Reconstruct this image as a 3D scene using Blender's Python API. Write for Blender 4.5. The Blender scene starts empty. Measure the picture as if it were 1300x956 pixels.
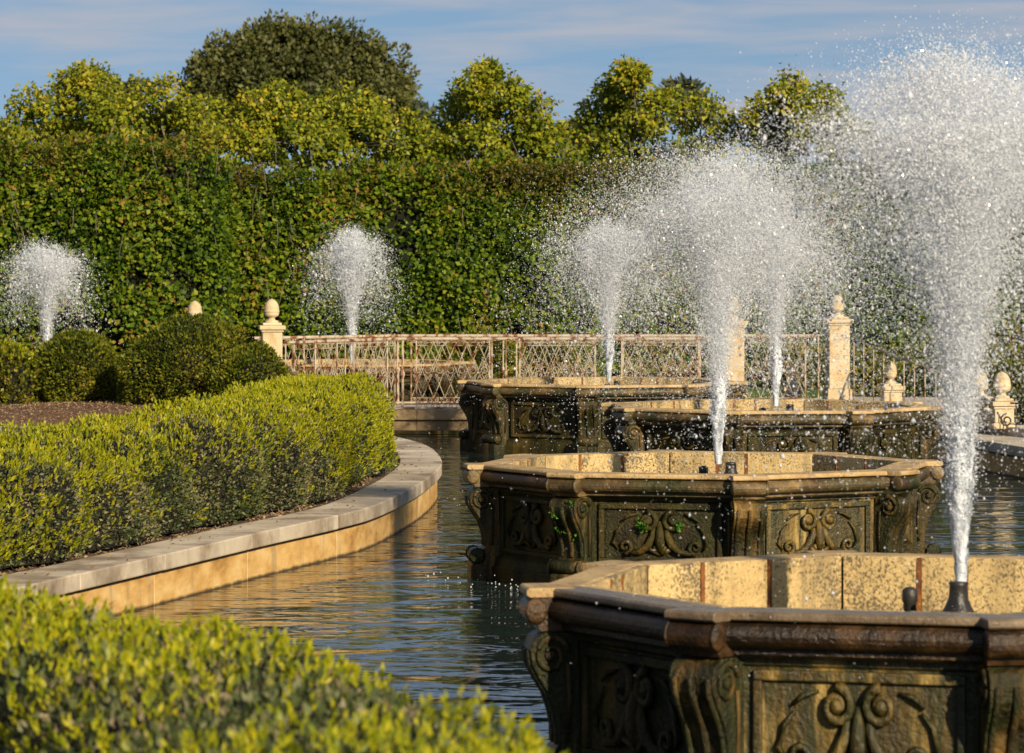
import bpy, math, random
import numpy as np
from mathutils import Vector, Matrix

random.seed(7)
SC = bpy.context.scene
COL = SC.collection
R_ = math.radians

# ------------------------------------------------------------------ camera
F_PX = 4700.0; HOR = 326.0; CAM_Z = 2.81
cam_d = bpy.data.cameras.new('camera')
cam = bpy.data.objects.new('camera', cam_d); COL.objects.link(cam)
cam.location = (0, 0, CAM_Z); cam.rotation_euler = (R_(90), 0, 0)
cam_d.sensor_width = 36.0; cam_d.sensor_fit = 'HORIZONTAL'
cam_d.lens = F_PX / 1300 * 36
cam_d.shift_y = -(478 - HOR) / 1300
cam_d.clip_start = 0.5; cam_d.clip_end = 5000
cam_d.dof.use_dof = True; cam_d.dof.focus_distance = 35.0; cam_d.dof.aperture_fstop = 6.3
SC.camera = cam

# ------------------------------------------------------------------ world, sun, exposure
SUN_AZ = R_(30); SUN_EL = R_(25)
W = bpy.data.worlds.new('World'); SC.world = W; W.use_nodes = True
def build_world():
    nt = W.node_tree; nt.nodes.clear(); N = nt.nodes; L = nt.links
    out = N.new('ShaderNodeOutputWorld'); bg = N.new('ShaderNodeBackground'); bg.inputs['Strength'].default_value = 0.065
    sky = N.new('ShaderNodeTexSky'); sky.sky_type = 'NISHITA'; sky.sun_disc = False
    sky.sun_elevation = SUN_EL; sky.sun_rotation = R_(180) - SUN_AZ
    sky.air_density = 1.0; sky.dust_density = 0.4; sky.ozone_density = 2.5
    tc = N.new('ShaderNodeTexCoord')
    # the haze-free sky: directions near the horizon read the sky a little higher up
    sep = N.new('ShaderNodeSeparateXYZ'); L.new(tc.outputs['Generated'], sep.inputs[0])
    mz = N.new('ShaderNodeMath'); mz.operation = 'MULTIPLY_ADD'; mz.inputs[1].default_value = 0.9; mz.inputs[2].default_value = 0.14
    L.new(sep.outputs['Z'], mz.inputs[0])
    com = N.new('ShaderNodeCombineXYZ'); L.new(sep.outputs['X'], com.inputs[0]); L.new(sep.outputs['Y'], com.inputs[1]); L.new(mz.outputs[0], com.inputs[2])
    nrm = N.new('ShaderNodeVectorMath'); nrm.operation = 'NORMALIZE'; L.new(com.outputs[0], nrm.inputs[0])
    L.new(nrm.outputs[0], sky.inputs['Vector'])
    # long flat banks of thin cloud
    mp = N.new('ShaderNodeMapping'); mp.inputs['Scale'].default_value = (13, 13, 125); mp.inputs['Location'].default_value = (3.1, 1.7, 0.4)
    L.new(tc.outputs['Generated'], mp.inputs[0])
    n1 = N.new('ShaderNodeTexNoise'); n1.inputs['Scale'].default_value = 1.0; n1.inputs['Detail'].default_value = 6; n1.inputs['Roughness'].default_value = 0.55
    n1.inputs['Distortion'].default_value = 0.35
    L.new(mp.outputs[0], n1.inputs['Vector'])
    cr = N.new('ShaderNodeValToRGB'); cr.color_ramp.elements[0].position = 0.42; cr.color_ramp.elements[1].position = 0.69
    cr.color_ramp.elements[0].color = (0, 0, 0, 1); cr.color_ramp.elements[1].color = (0.85, 0.85, 0.85, 1)
    L.new(n1.outputs['Fac'], cr.inputs[0])
    mix = N.new('ShaderNodeMix'); mix.data_type = 'RGBA'
    mix.inputs['B'].default_value = (5.4, 5.6, 6.3, 1)
    L.new(cr.outputs[0], mix.inputs['Factor']); L.new(sky.outputs[0], mix.inputs['A'])
    L.new(mix.outputs['Result'], bg.inputs['Color']); L.new(bg.outputs[0], out.inputs[0])
build_world()
sun_d = bpy.data.lights.new('sun', 'SUN'); sun_d.energy = 5.0; sun_d.angle = R_(0.53); sun_d.color = (1.0, 0.845, 0.61)
sun = bpy.data.objects.new('sun', sun_d); COL.objects.link(sun)
sv = Vector((math.sin(SUN_AZ) * math.cos(SUN_EL), -math.cos(SUN_AZ) * math.cos(SUN_EL), math.sin(SUN_EL)))
sun.rotation_euler = sv.to_track_quat('Z', 'Y').to_euler(); sun.location = sv * 60
SC.view_settings.view_transform = 'Standard'; SC.view_settings.look = 'None'
SC.view_settings.exposure = 0.38; SC.view_settings.gamma = 1.0
SC.render.engine = 'CYCLES'
cy = SC.cycles
cy.use_denoising = True; cy.max_bounces = 8; cy.diffuse_bounces = 6; cy.glossy_bounces = 3
cy.transmission_bounces = 4; cy.transparent_max_bounces = 24
cy.sample_clamp_indirect = 4.0; cy.caustics_reflective = False; cy.caustics_refractive = False

# ------------------------------------------------------------------ helpers
def px(x, y, d):
    """photo pixel at distance d -> world point"""
    return Vector(((x - 650) * d / F_PX, d, CAM_Z - (y - HOR) * d / F_PX))
def pxx(x, d): return (x - 650) * d / F_PX
def tag(o, label=None, cat=None, group=None, kind=None):
    if label: o['label'] = label
    if cat: o['category'] = cat
    if group: o['group'] = group
    if kind: o['kind'] = kind
    return o
def empty(name, loc=(0, 0, 0), rz=0, label=None, cat=None, group=None):
    o = bpy.data.objects.new(name, None); COL.objects.link(o); o.location = loc; o.rotation_euler = (0, 0, rz)
    o.empty_display_size = 0.2
    return tag(o, label, cat, group)
class MB:
    def __init__(s): s.v = []; s.f = []; s.sm = []
    def add(s, vs, fs, smooth=False):
        b = len(s.v); s.v += [tuple(v) for v in vs]; s.f += [tuple(i + b for i in f) for f in fs]; s.sm += [smooth] * len(fs)
    def box(s, x0, x1, y0, y1, z0, z1, bev=0.0):
        if bev <= 0:
            s.add([(x0,y0,z0),(x1,y0,z0),(x1,y1,z0),(x0,y1,z0),(x0,y0,z1),(x1,y0,z1),(x1,y1,z1),(x0,y1,z1)],
                  [(0,3,2,1),(4,5,6,7),(0,1,5,4),(1,2,6,5),(2,3,7,6),(3,0,4,7)])
        else:
            b = bev; rings = []
            for z, q in ((z0, b), (z0 + b, 0), (z1 - b, 0), (z1, b)):
                rings.append([(x0+q+(b-q if 0 else 0),y0+q,z),(x1-q,y0+q,z),(x1-q,y1-q,z),(x0+q,y1-q,z)])
            vs = [v for r in rings for v in r]; fs = [(3,2,1,0),(12,13,14,15)]
            for k in range(3):
                for i in range(4):
                    j = (i + 1) % 4; fs.append((4*k+i, 4*k+j, 4*k+4+j, 4*k+4+i))
            s.add(vs, fs)
    def prism(s, poly, z0, z1, smooth=False):
        n = len(poly)
        vs = [(p[0], p[1], z0) for p in poly] + [(p[0], p[1], z1) for p in poly]
        fs = [tuple(reversed(range(n))), tuple(range(n, 2*n))] + [(i, (i+1)%n, n+(i+1)%n, n+i) for i in range(n)]
        s.add(vs, fs, smooth)
    def lathe(s, prof, c=(0,0,0), n=20, smooth=True):
        vs = []; fs = []
        for r, z in prof:
            for i in range(n):
                a = 2*math.pi*i/n; vs.append((c[0]+r*math.cos(a), c[1]+r*math.sin(a), c[2]+z))
        for k in range(len(prof)-1):
            for i in range(n):
                j = (i+1)%n; fs.append((k*n+i, k*n+j, (k+1)*n+j, (k+1)*n+i))
        s.add(vs, fs, smooth)
        s.add([vs[i] for i in range(n)], [tuple(reversed(range(n)))]); m = (len(prof)-1)*n
        s.add([vs[m+i] for i in range(n)], [tuple(range(n))])
    def tube(s, pts, rad, n=6, smooth=True, cap=True):
        pts = [Vector(p) for p in pts]; m = len(pts)
        rad = [rad]*m if not hasattr(rad, '__len__') else rad
        vs = []; up = Vector((0.137, 0.29, 0.947)).normalized()
        for i, p in enumerate(pts):
            t = (pts[min(i+1, m-1)] - pts[max(i-1, 0)])
            if t.length < 1e-9: t = Vector((0,0,1))
            t.normalize()
            a = t.cross(up)
            if a.length < 1e-4: a = t.cross(Vector((1,0,0)))
            a.normalize(); b = t.cross(a)
            for k in range(n):
                th = 2*math.pi*k/n; vs.append(p + (a*math.cos(th) + b*math.sin(th))*rad[i])
        fs = []
        for i in range(m-1):
            for k in range(n):
                l = (k+1)%n; fs.append((i*n+k, i*n+l, (i+1)*n+l, (i+1)*n+k))
        if cap: fs += [tuple(reversed(range(n))), tuple(range((m-1)*n, m*n))]
        s.add(vs, fs, smooth)
    def mesh(s, name):
        me = bpy.data.meshes.new(name); me.from_pydata(s.v, [], s.f)
        me.polygons.foreach_set('use_smooth', s.sm); me.update(); return me
    def build(s, name, mat, parent=None, bevel=0.0):
        me = s.mesh(name); me.materials.append(mat)
        return obj(name, me, parent, bevel)
def obj(name, me, parent=None, bevel=0.0, mat=None):
    o = bpy.data.objects.new(name, me); COL.objects.link(o)
    if parent: o.parent = parent
    if mat: me.materials.append(mat)
    if bevel > 0:
        m = o.modifiers.new('bevel', 'BEVEL'); m.width = bevel; m.segments = 2; m.limit_method = 'ANGLE'; m.angle_limit = R_(40)
    return o
def copy_tree(o, parent=None):
    c = o.copy(); COL.objects.link(c); c.parent = parent
    for ch in list(o.children): copy_tree(ch, c)
    return c
def fnoise(P, scale, seed, oct=3):
    """smooth pseudo noise about -1..1 on an (n,3) array"""
    rg = np.random.default_rng(seed); out = np.zeros(len(P)); amp = 1.0; tot = 0
    for o in range(oct):
        for k in range(4):
            d = rg.normal(size=3); d /= np.linalg.norm(d)
            out += amp*np.sin(P @ d * scale * (2**o) * rg.uniform(.7, 1.4) + rg.uniform(0, 6.28)); tot += amp*0.6
        amp *= 0.55
    return out / tot
def quads_mesh(name, V, mat):
    n = len(V)//4
    me = bpy.data.meshes.new(name)
    me.vertices.add(n*4); me.vertices.foreach_set('co', V.astype(np.float32).ravel())
    me.loops.add(n*4); me.loops.foreach_set('vertex_index', np.arange(n*4, dtype=np.int32))
    me.polygons.add(n); me.polygons.foreach_set('loop_start', np.arange(0, n*4, 4, dtype=np.int32))
    me.update(calc_edges=True); me.materials.append(mat); return me
def nrmz(a): return a / np.maximum(np.linalg.norm(a, axis=1, keepdims=True), 1e-9)
def leaf_quads(P, A, L, Wd, rg, droop=0.15, nb=None):
    """diamond leaves: P base (n,3), A tip direction, L length, Wd width"""
    n = len(P); A = nrmz(A); ref = rg.normal(size=(n, 3))
    if nb is not None: ref = ref*.55 + nb          # blades turn their faces to the light
    B = nrmz(np.cross(A, ref)); C = np.cross(A, B)
    L = np.broadcast_to(L, n)[:, None]; Wd = np.broadcast_to(Wd, n)[:, None]
    V = np.empty((n, 4, 3))
    V[:, 0] = P; V[:, 2] = P + A*L - C*L*droop
    V[:, 1] = P + A*L*.45 + B*Wd*.5 + C*Wd*.18; V[:, 3] = P + A*L*.45 - B*Wd*.5 + C*Wd*.18
    return V.reshape(-1, 3)

# ------------------------------------------------------------------ materials
def nmat(name):
    m = bpy.data.materials.new(name); m.use_nodes = True; nt = m.node_tree; nt.nodes.clear()
    return m, nt.nodes, nt.links
def ramp(N, stops):
    r = N.new('ShaderNodeValToRGB'); e = r.color_ramp.elements
    while len(e) < len(stops): e.new(0.5)
    for i, (p, c) in enumerate(stops):
        e[i].position = p; e[i].color = (*c, 1) if len(c) == 3 else c
    return r
def leafmat(name, stops, trans=0.35, rough=0.45, spec=0.3, patch=None):
    m, N, L = nmat(name)
    out = N.new('ShaderNodeOutputMaterial'); g = N.new('ShaderNodeNewGeometry')
    r = ramp(N, stops)
    if patch:
        tc = N.new('ShaderNodeTexCoord'); nz = N.new('ShaderNodeTexNoise'); nz.inputs['Scale'].default_value = patch; nz.inputs['Detail'].default_value = 3
        L.new(tc.outputs['Object'], nz.inputs['Vector'])
        ma = N.new('ShaderNodeMath'); ma.operation = 'MULTIPLY_ADD'; ma.inputs[1].default_value = 1.6; ma.inputs[2].default_value = -0.8
        L.new(nz.outputs['Fac'], ma.inputs[0])
        ad = N.new('ShaderNodeMath'); ad.operation = 'ADD'; ad.use_clamp = True
        L.new(ma.outputs[0], ad.inputs[0]); L.new(g.outputs['Random Per Island'], ad.inputs[1]); L.new(ad.outputs[0], r.inputs[0])
    else:
        L.new(g.outputs['Random Per Island'], r.inputs[0])
    p = N.new('ShaderNodeBsdfPrincipled'); p.inputs['Roughness'].default_value = rough; p.inputs['Specular IOR Level'].default_value = spec
    L.new(r.outputs[0], p.inputs['Base Color'])
    t = N.new('ShaderNodeBsdfTranslucent'); L.new(r.outputs[0], t.inputs['Color'])
    mx = N.new('ShaderNodeMixShader'); mx.inputs[0].default_value = trans
    L.new(p.outputs[0], mx.inputs[1]); L.new(t.outputs[0], mx.inputs[2]); L.new(mx.outputs[0], out.inputs[0])
    return m
def stonemat(name, stops, scale=3.0, stretch=(1, 1, 1), rough=(0.5, 0.9), bump=0.3, bscale=40, speck=None, spscale=60, detail=8, layer=None, spec=.4):
    """layered procedural stone; speck=(colour, amount); layer=(stops, scale, stretch, lo, hi) second colour layer by noise"""
    m, N, L = nmat(name)
    out = N.new('ShaderNodeOutputMaterial'); p = N.new('ShaderNodeBsdfPrincipled'); L.new(p.outputs[0], out.inputs[0])
    tc = N.new('ShaderNodeTexCoord'); oi = N.new('ShaderNodeObjectInfo')
    ofs = N.new('ShaderNodeVectorMath'); ofs.operation = 'MULTIPLY_ADD'
    sc = N.new('ShaderNodeCombineXYZ')
    for i, k in enumerate((37.0, 23.0, 11.0)):
        mm = N.new('ShaderNodeMath'); mm.operation = 'MULTIPLY'; mm.inputs[1].default_value = k
        L.new(oi.outputs['Random'], mm.inputs[0]); L.new(mm.outputs[0], sc.inputs[i])
    ad = N.new('ShaderNodeVectorMath'); ad.operation = 'ADD'
    L.new(tc.outputs['Object'], ad.inputs[0]); L.new(sc.outputs[0], ad.inputs[1])
    def noise(s, st, det=detail, dist=0.2):
        mp = N.new('ShaderNodeMapping'); mp.inputs['Scale'].default_value = st; L.new(ad.outputs[0], mp.inputs[0])
        n = N.new('ShaderNodeTexNoise'); n.inputs['Scale'].default_value = s; n.inputs['Detail'].default_value = det; n.inputs['Roughness'].default_value = 0.62
        n.inputs['Distortion'].default_value = dist
        L.new(mp.outputs[0], n.inputs['Vector']); return n
    n1 = noise(scale, stretch); r1 = ramp(N, stops); L.new(n1.outputs['Fac'], r1.inputs[0]); col = r1.outputs[0]
    if layer:
        st2, s2, str2, lo, hi = layer
        n2 = noise(s2, str2); mr = N.new('ShaderNodeMapRange'); mr.inputs['From Min'].default_value = lo; mr.inputs['From Max'].default_value = hi
        L.new(n2.outputs['Fac'], mr.inputs['Value'])
        n3 = noise(s2*4, str2); r2 = ramp(N, st2); L.new(n3.outputs['Fac'], r2.inputs[0])
        mx = N.new('ShaderNodeMix'); mx.data_type = 'RGBA'; L.new(mr.outputs[0], mx.inputs['Factor']); L.new(col, mx.inputs['A']); L.new(r2.outputs[0], mx.inputs['B']); col = mx.outputs['Result']
    if speck:
        n4 = noise(spscale, (1, 1, 1), 4); n5 = noise(scale*0.8, (1, 1, 1), 3)
        a2 = N.new('ShaderNodeMath'); a2.operation = 'MULTIPLY_ADD'; a2.inputs[1].default_value = 0.55; L.new(n5.outputs['Fac'], a2.inputs[0]); L.new(n4.outputs['Fac'], a2.inputs[2])
        mr2 = N.new('ShaderNodeMapRange'); mr2.inputs['From Min'].default_value = 0.98 - speck[1]; mr2.inputs['From Max'].default_value = 1.12 - speck[1]
        mr2.inputs['To Max'].default_value = 0.88
        L.new(a2.outputs[0], mr2.inputs['Value'])
        mx2 = N.new('ShaderNodeMix'); mx2.data_type = 'RGBA'; mx2.inputs['B'].default_value = (*speck[0], 1)
        L.new(mr2.outputs[0], mx2.inputs['Factor']); L.new(col, mx2.inputs['A']); col = mx2.outputs['Result']
    L.new(col, p.inputs['Base Color'])
    rr = N.new('ShaderNodeMapRange'); rr.inputs['From Min'].default_value = 0.3; rr.inputs['From Max'].default_value = 0.7
    rr.inputs['To Min'].default_value = rough[0]; rr.inputs['To Max'].default_value = rough[1]
    L.new(n1.outputs['Fac'], rr.inputs['Value']); L.new(rr.outputs[0], p.inputs['Roughness'])
    p.inputs['Specular IOR Level'].default_value = spec
    nb = noise(bscale, (1, 1, 1), 6); b = N.new('ShaderNodeBump'); b.inputs['Strength'].default_value = bump; b.inputs['Distance'].default_value = 0.02
    L.new(nb.outputs['Fac'], b.inputs['Height']); L.new(b.outputs[0], p.inputs['Normal'])
    return m
M = {}
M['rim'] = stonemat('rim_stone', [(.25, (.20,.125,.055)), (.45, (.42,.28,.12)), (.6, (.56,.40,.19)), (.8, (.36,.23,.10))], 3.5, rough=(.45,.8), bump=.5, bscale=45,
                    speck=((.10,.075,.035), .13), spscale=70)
M['lining'] = stonemat('lining_stone', [(.25, (.46,.31,.12)), (.5, (.62,.45,.20)), (.75, (.52,.36,.15))], 2.5, rough=(.6,.9), bump=.4, bscale=50,
                    speck=((.10,.08,.045), .24), spscale=58,
                    layer=([(.4,(.15,.11,.055)),(.7,(.33,.24,.11))], 1.6, (2.2,2.2,.35), .50, .68))
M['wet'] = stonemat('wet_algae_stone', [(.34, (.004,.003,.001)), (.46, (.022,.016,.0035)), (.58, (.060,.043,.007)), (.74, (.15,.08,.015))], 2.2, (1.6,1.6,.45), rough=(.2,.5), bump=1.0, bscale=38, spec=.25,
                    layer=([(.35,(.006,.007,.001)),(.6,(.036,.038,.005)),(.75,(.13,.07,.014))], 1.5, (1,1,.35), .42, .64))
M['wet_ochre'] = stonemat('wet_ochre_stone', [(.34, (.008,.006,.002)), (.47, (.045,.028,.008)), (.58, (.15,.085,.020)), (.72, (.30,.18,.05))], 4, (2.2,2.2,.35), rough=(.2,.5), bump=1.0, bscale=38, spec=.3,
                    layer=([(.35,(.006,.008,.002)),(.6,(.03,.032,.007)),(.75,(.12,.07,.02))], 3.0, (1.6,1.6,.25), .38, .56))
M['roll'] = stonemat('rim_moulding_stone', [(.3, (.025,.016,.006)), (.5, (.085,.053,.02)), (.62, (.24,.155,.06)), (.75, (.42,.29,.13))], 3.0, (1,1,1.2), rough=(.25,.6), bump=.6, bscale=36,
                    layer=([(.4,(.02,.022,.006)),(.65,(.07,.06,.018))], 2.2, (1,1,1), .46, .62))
M['moss'] = leafmat('moss', [(0, (.03,.10,.008)), (.6, (.07,.20,.015)), (1, (.12,.26,.03))], .1, .8)
M['rust'] = stonemat('rusty_iron', [(.3, (.10,.03,.008)), (.55, (.26,.09,.02)), (.75, (.36,.15,.04))], 9, rough=(.6,.95), bump=.4, bscale=60)
M['bronze'] = stonemat('dark_bronze', [(.3, (.010,.010,.010)), (.7, (.04,.035,.03))], 8, rough=(.25,.5), bump=.3)
M['coping'] = stonemat('coping_limestone', [(.28, (.30,.24,.17)), (.48, (.52,.44,.33)), (.7, (.62,.54,.42))], 1.6, rough=(.6,.9), bump=.25, bscale=55,
                    layer=([(.4,(.15,.115,.085)),(.7,(.34,.25,.16))], 1.3, (1,1,1), .46, .66), speck=((.10,.08,.06), .05), spscale=55)
M['poolwall'] = stonemat('pool_wall_sandstone', [(.28, (.30,.16,.045)), (.45, (.55,.32,.10)), (.58, (.66,.43,.16)), (.72, (.70,.52,.28))], 2.0, (1,1,2.4), rough=(.5,.85), bump=.25, bscale=40,
                    layer=([(.4,(.16,.10,.05)),(.7,(.42,.33,.22))], 2.0, (1.6,1.6,.25), .55, .75))
M['bridge'] = stonemat('bridge_stone', [(.3, (.17,.115,.055)), (.5, (.30,.21,.11)), (.7, (.40,.30,.18))], 2.0, rough=(.55,.85), bump=.4, bscale=40,
                    speck=((.07,.05,.03), .08), spscale=30)
M['limestone'] = stonemat('carved_limestone', [(.28, (.42,.31,.16)), (.5, (.56,.45,.28)), (.72, (.64,.54,.38))], 5, rough=(.6,.9), bump=.35, bscale=50,
                    layer=([(.4,(.34,.20,.06)),(.7,(.62,.42,.16))], 5.0, (1,1,.7), .52, .66))
def waterline(m, h=.045):
    """dark algae line with an uneven edge just above the water"""
    nt = m.node_tree; N = nt.nodes; L = nt.links; p = next(n for n in N if n.type == 'BSDF_PRINCIPLED'); src = p.inputs['Base Color'].links[0].from_socket
    tc = N.new('ShaderNodeTexCoord'); sp = N.new('ShaderNodeSeparateXYZ'); L.new(tc.outputs['Object'], sp.inputs[0])
    nz = N.new('ShaderNodeTexNoise'); nz.inputs['Scale'].default_value = 6; nz.inputs['Detail'].default_value = 5; L.new(tc.outputs['Object'], nz.inputs['Vector'])
    a = N.new('ShaderNodeMath'); a.operation = 'MULTIPLY_ADD'; a.inputs[1].default_value = -.045; L.new(nz.outputs['Fac'], a.inputs[0]); L.new(sp.outputs['Z'], a.inputs[2])
    mr = N.new('ShaderNodeMapRange'); mr.inputs['From Min'].default_value = h-.055; mr.inputs['From Max'].default_value = h-.03; mr.inputs['To Min'].default_value = .9; mr.inputs['To Max'].default_value = 0
    L.new(a.outputs[0], mr.inputs['Value'])
    mx = N.new('ShaderNodeMix'); mx.data_type = 'RGBA'; mx.inputs['B'].default_value = (.03,.022,.012,1); L.new(mr.outputs[0], mx.inputs['Factor']); L.new(src, mx.inputs['A']); L.new(mx.outputs['Result'], p.inputs['Base Color'])
waterline(M['poolwall'], .038)
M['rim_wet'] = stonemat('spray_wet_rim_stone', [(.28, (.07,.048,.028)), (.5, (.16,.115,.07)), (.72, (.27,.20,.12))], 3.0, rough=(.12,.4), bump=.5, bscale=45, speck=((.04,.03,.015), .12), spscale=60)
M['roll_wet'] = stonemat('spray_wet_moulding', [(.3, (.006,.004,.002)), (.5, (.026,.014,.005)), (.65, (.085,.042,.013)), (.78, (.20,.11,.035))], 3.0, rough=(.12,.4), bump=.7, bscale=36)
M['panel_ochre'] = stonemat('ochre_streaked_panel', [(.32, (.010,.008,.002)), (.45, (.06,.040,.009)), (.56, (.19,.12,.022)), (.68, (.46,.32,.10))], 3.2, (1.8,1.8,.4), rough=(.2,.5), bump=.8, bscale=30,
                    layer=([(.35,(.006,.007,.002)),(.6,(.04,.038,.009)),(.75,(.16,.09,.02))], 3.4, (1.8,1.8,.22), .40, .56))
M['mortar'] = stonemat('pale_mortar', [(.3, (.40,.33,.25)), (.55, (.62,.55,.44)), (.7, (.12,.09,.06))], 6)
M['railing'] = stonemat('peeling_paint_iron', [(.36, (.12,.042,.016)), (.44, (.24,.10,.04)), (.49, (.42,.34,.24)), (.72, (.52,.46,.36))], 7, (1,1,.8), rough=(.45,.8), bump=.3, bscale=60)
M['iron'] = stonemat('dark_painted_iron', [(.4, (.02,.022,.022)), (.7, (.05,.052,.05))], 10, rough=(.35,.6), bump=.2)
M['mulch'] = stonemat('bark_mulch', [(.3, (.05,.024,.012)), (.5, (.14,.072,.036)), (.7, (.24,.135,.07))], 14, rough=(.8,1), bump=1.0, bscale=30)
M['paving'] = stonemat('pale_paving', [(.3, (.36,.32,.27)), (.7, (.52,.47,.40))], 1.5, rough=(.7,.95), bump=.15)
M['soil'] = stonemat('garden_soil', [(.3, (.06,.04,.025)), (.7, (.16,.11,.065))], 4, rough=(.8,1), bump=.6, bscale=25)
M['turf'] = stonemat('turf_ground', [(.3, (.03,.055,.012)), (.7, (.07,.11,.025))], 3, rough=(.8,1), bump=.5, bscale=30)
M['bed'] = stonemat('pool_bed', [(.3, (.02,.025,.02)), (.7, (.05,.05,.04))], 1, rough=(.8,1))
M['bark'] = stonemat('bark', [(.3, (.09,.07,.05)), (.7, (.24,.20,.15))], 5, (1,1,.25), rough=(.8,1), bump=.7)
M['shade'] = stonemat('shade_fill', [(.3, (.004,.005,.002)), (.7, (.014,.012,.005))], 6, rough=(.9,1), bump=.8)  # near-black filler colour: shade deep in foliage and joints is painted in
M['grass'] = leafmat('grass_blades', [(0, (.05,.10,.015)), (1, (.13,.19,.035))], .35)
M['dry'] = leafmat('dry_litter', [(0, (.12,.07,.035)), (.5, (.26,.17,.09)), (1, (.40,.29,.17))], .15, .8)
M['box'] = leafmat('boxwood_leaves', [(0, (.040,.060,.016)), (.4, (.085,.110,.034)), (.75, (.15,.165,.065)), (1, (.28,.22,.13))], .25, .5, .22, patch=.8)
M['shoot'] = leafmat('fresh_boxwood_shoots', [(0, (.15,.20,.008)), (.5, (.34,.35,.010)), (1, (.52,.46,.016))], .42, .45, .3)
M['ball'] = leafmat('shrub_leaves', [(0, (.045,.07,.008)), (.5, (.14,.165,.014)), (.85, (.25,.25,.018)), (1, (.34,.26,.04))], .35, .5, .2, patch=.9)
M['bighedge'] = leafmat('hornbeam_leaves', [(0, (.022,.050,.004)), (.35, (.075,.14,.008)), (.72, (.17,.235,.012)), (.95, (.28,.29,.02)), (1, (.28,.17,.03))], .35, .5, .2, patch=.55)
M['hedgerust'] = leafmat('bronzed_hornbeam_leaves', [(0, (.06,.06,.01)), (.5, (.12,.11,.018)), (1, (.19,.13,.03))], .3, .5, .3)
M['catalpa'] = leafmat('broad_tree_leaves', [(0, (.07,.11,.009)), (.4, (.18,.225,.014)), (.8, (.36,.36,.022)), (.97, (.46,.42,.03)), (1, (.52,.38,.03))], .42, .45, .25, patch=.35)
M['oak'] = leafmat('dark_tree_leaves', [(0, (.045,.055,.014)), (.5, (.10,.108,.026)), (1, (.17,.165,.042))], .25, .5, .3, patch=.12)
M['conifer'] = leafmat('grey_green_needles', [(0, (.035,.05,.03)), (1, (.08,.095,.05))], .15, .6)
def watermat():
    m, N, L = nmat('pool_water'); out = N.new('ShaderNodeOutputMaterial'); p = N.new('ShaderNodeBsdfPrincipled')
    p.inputs['Base Color'].default_value = (.018, .030, .026, 1); p.inputs['Roughness'].default_value = .03; p.inputs['IOR'].default_value = 1.333
    tc = N.new('ShaderNodeTexCoord')
    def noise(s, st, det):
        mp = N.new('ShaderNodeMapping'); mp.inputs['Scale'].default_value = st; L.new(tc.outputs['Object'], mp.inputs[0])
        n = N.new('ShaderNodeTexNoise'); n.inputs['Scale'].default_value = s; n.inputs['Detail'].default_value = det; n.inputs['Roughness'].default_value = .5
        n.inputs['Distortion'].default_value = .6
        L.new(mp.outputs[0], n.inputs['Vector']); return n
    a = noise(1.15, (.8, 1.25, 1), 2); b = noise(4.0, (.7, 1.2, 1), 2)
    ad = N.new('ShaderNodeMath'); ad.operation = 'MULTIPLY_ADD'; ad.inputs[1].default_value = .20
    L.new(b.outputs['Fac'], ad.inputs[0]); L.new(a.outputs['Fac'], ad.inputs[2])
    vo = N.new('ShaderNodeTexVoronoi'); vo.inputs['Scale'].default_value = .85; L.new(tc.outputs['Object'], vo.inputs['Vector'])
    sm = N.new('ShaderNodeMath'); sm.operation = 'MULTIPLY'; sm.inputs[1].default_value = 75; L.new(vo.outputs['Distance'], sm.inputs[0])
    sn = N.new('ShaderNodeMath'); sn.operation = 'SINE'; L.new(sm.outputs[0], sn.inputs[0])
    fo = N.new('ShaderNodeMapRange'); fo.inputs['From Min'].default_value = .05; fo.inputs['From Max'].default_value = .38; fo.inputs['To Min'].default_value = .055; fo.inputs['To Max'].default_value = 0; L.new(vo.outputs['Distance'], fo.inputs['Value'])
    rm = N.new('ShaderNodeMath'); rm.operation = 'MULTIPLY_ADD'; L.new(sn.outputs[0], rm.inputs[0]); L.new(fo.outputs[0], rm.inputs[1]); L.new(ad.outputs[0], rm.inputs[2]); ad = rm
    bp = N.new('ShaderNodeBump'); bp.inputs['Strength'].default_value = 1.0; bp.inputs['Distance'].default_value = .040
    L.new(ad.outputs[0], bp.inputs['Height']); L.new(bp.outputs[0], p.inputs['Normal']); L.new(p.outputs[0], out.inputs[0])
    return m
M['water'] = watermat()
def spraymat(name, base, tr):
    m, N, L = nmat(name); out = N.new('ShaderNodeOutputMaterial')
    p = N.new('ShaderNodeBsdfPrincipled'); p.inputs['Roughness'].default_value = .12; p.inputs['IOR'].default_value = 1.33; p.inputs['Specular IOR Level'].default_value = .9
    g = N.new('ShaderNodeNewGeometry'); r = ramp(N, base); L.new(g.outputs['Random Per Island'], r.inputs[0]); L.new(r.outputs[0], p.inputs['Base Color'])
    t = N.new('ShaderNodeBsdfTranslucent'); t.inputs['Color'].default_value = (.94, .96, .99, 1)
    mx = N.new('ShaderNodeMixShader'); mx.inputs[0].default_value = tr
    L.new(p.outputs[0], mx.inputs[1]); L.new(t.outputs[0], mx.inputs[2]); L.new(mx.outputs[0], out.inputs[0]); return m
M['spray'] = spraymat('water_spray', [(0, (.68,.73,.80)), (.4, (.88,.915,.96)), (1, (.94,.96,.985))], .45)
M['mist'] = spraymat('fine_mist', [(0, (.90,.935,.97)), (1, (.96,.975,.99))], .5)
M['foam'] = stonemat('aerated_water', [(.36, (.22,.25,.29)), (.48, (.50,.54,.60)), (.62, (.82,.86,.92))], 22, (1,1,.16), rough=(.1,.3), bump=1.0, bscale=26)

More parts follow.
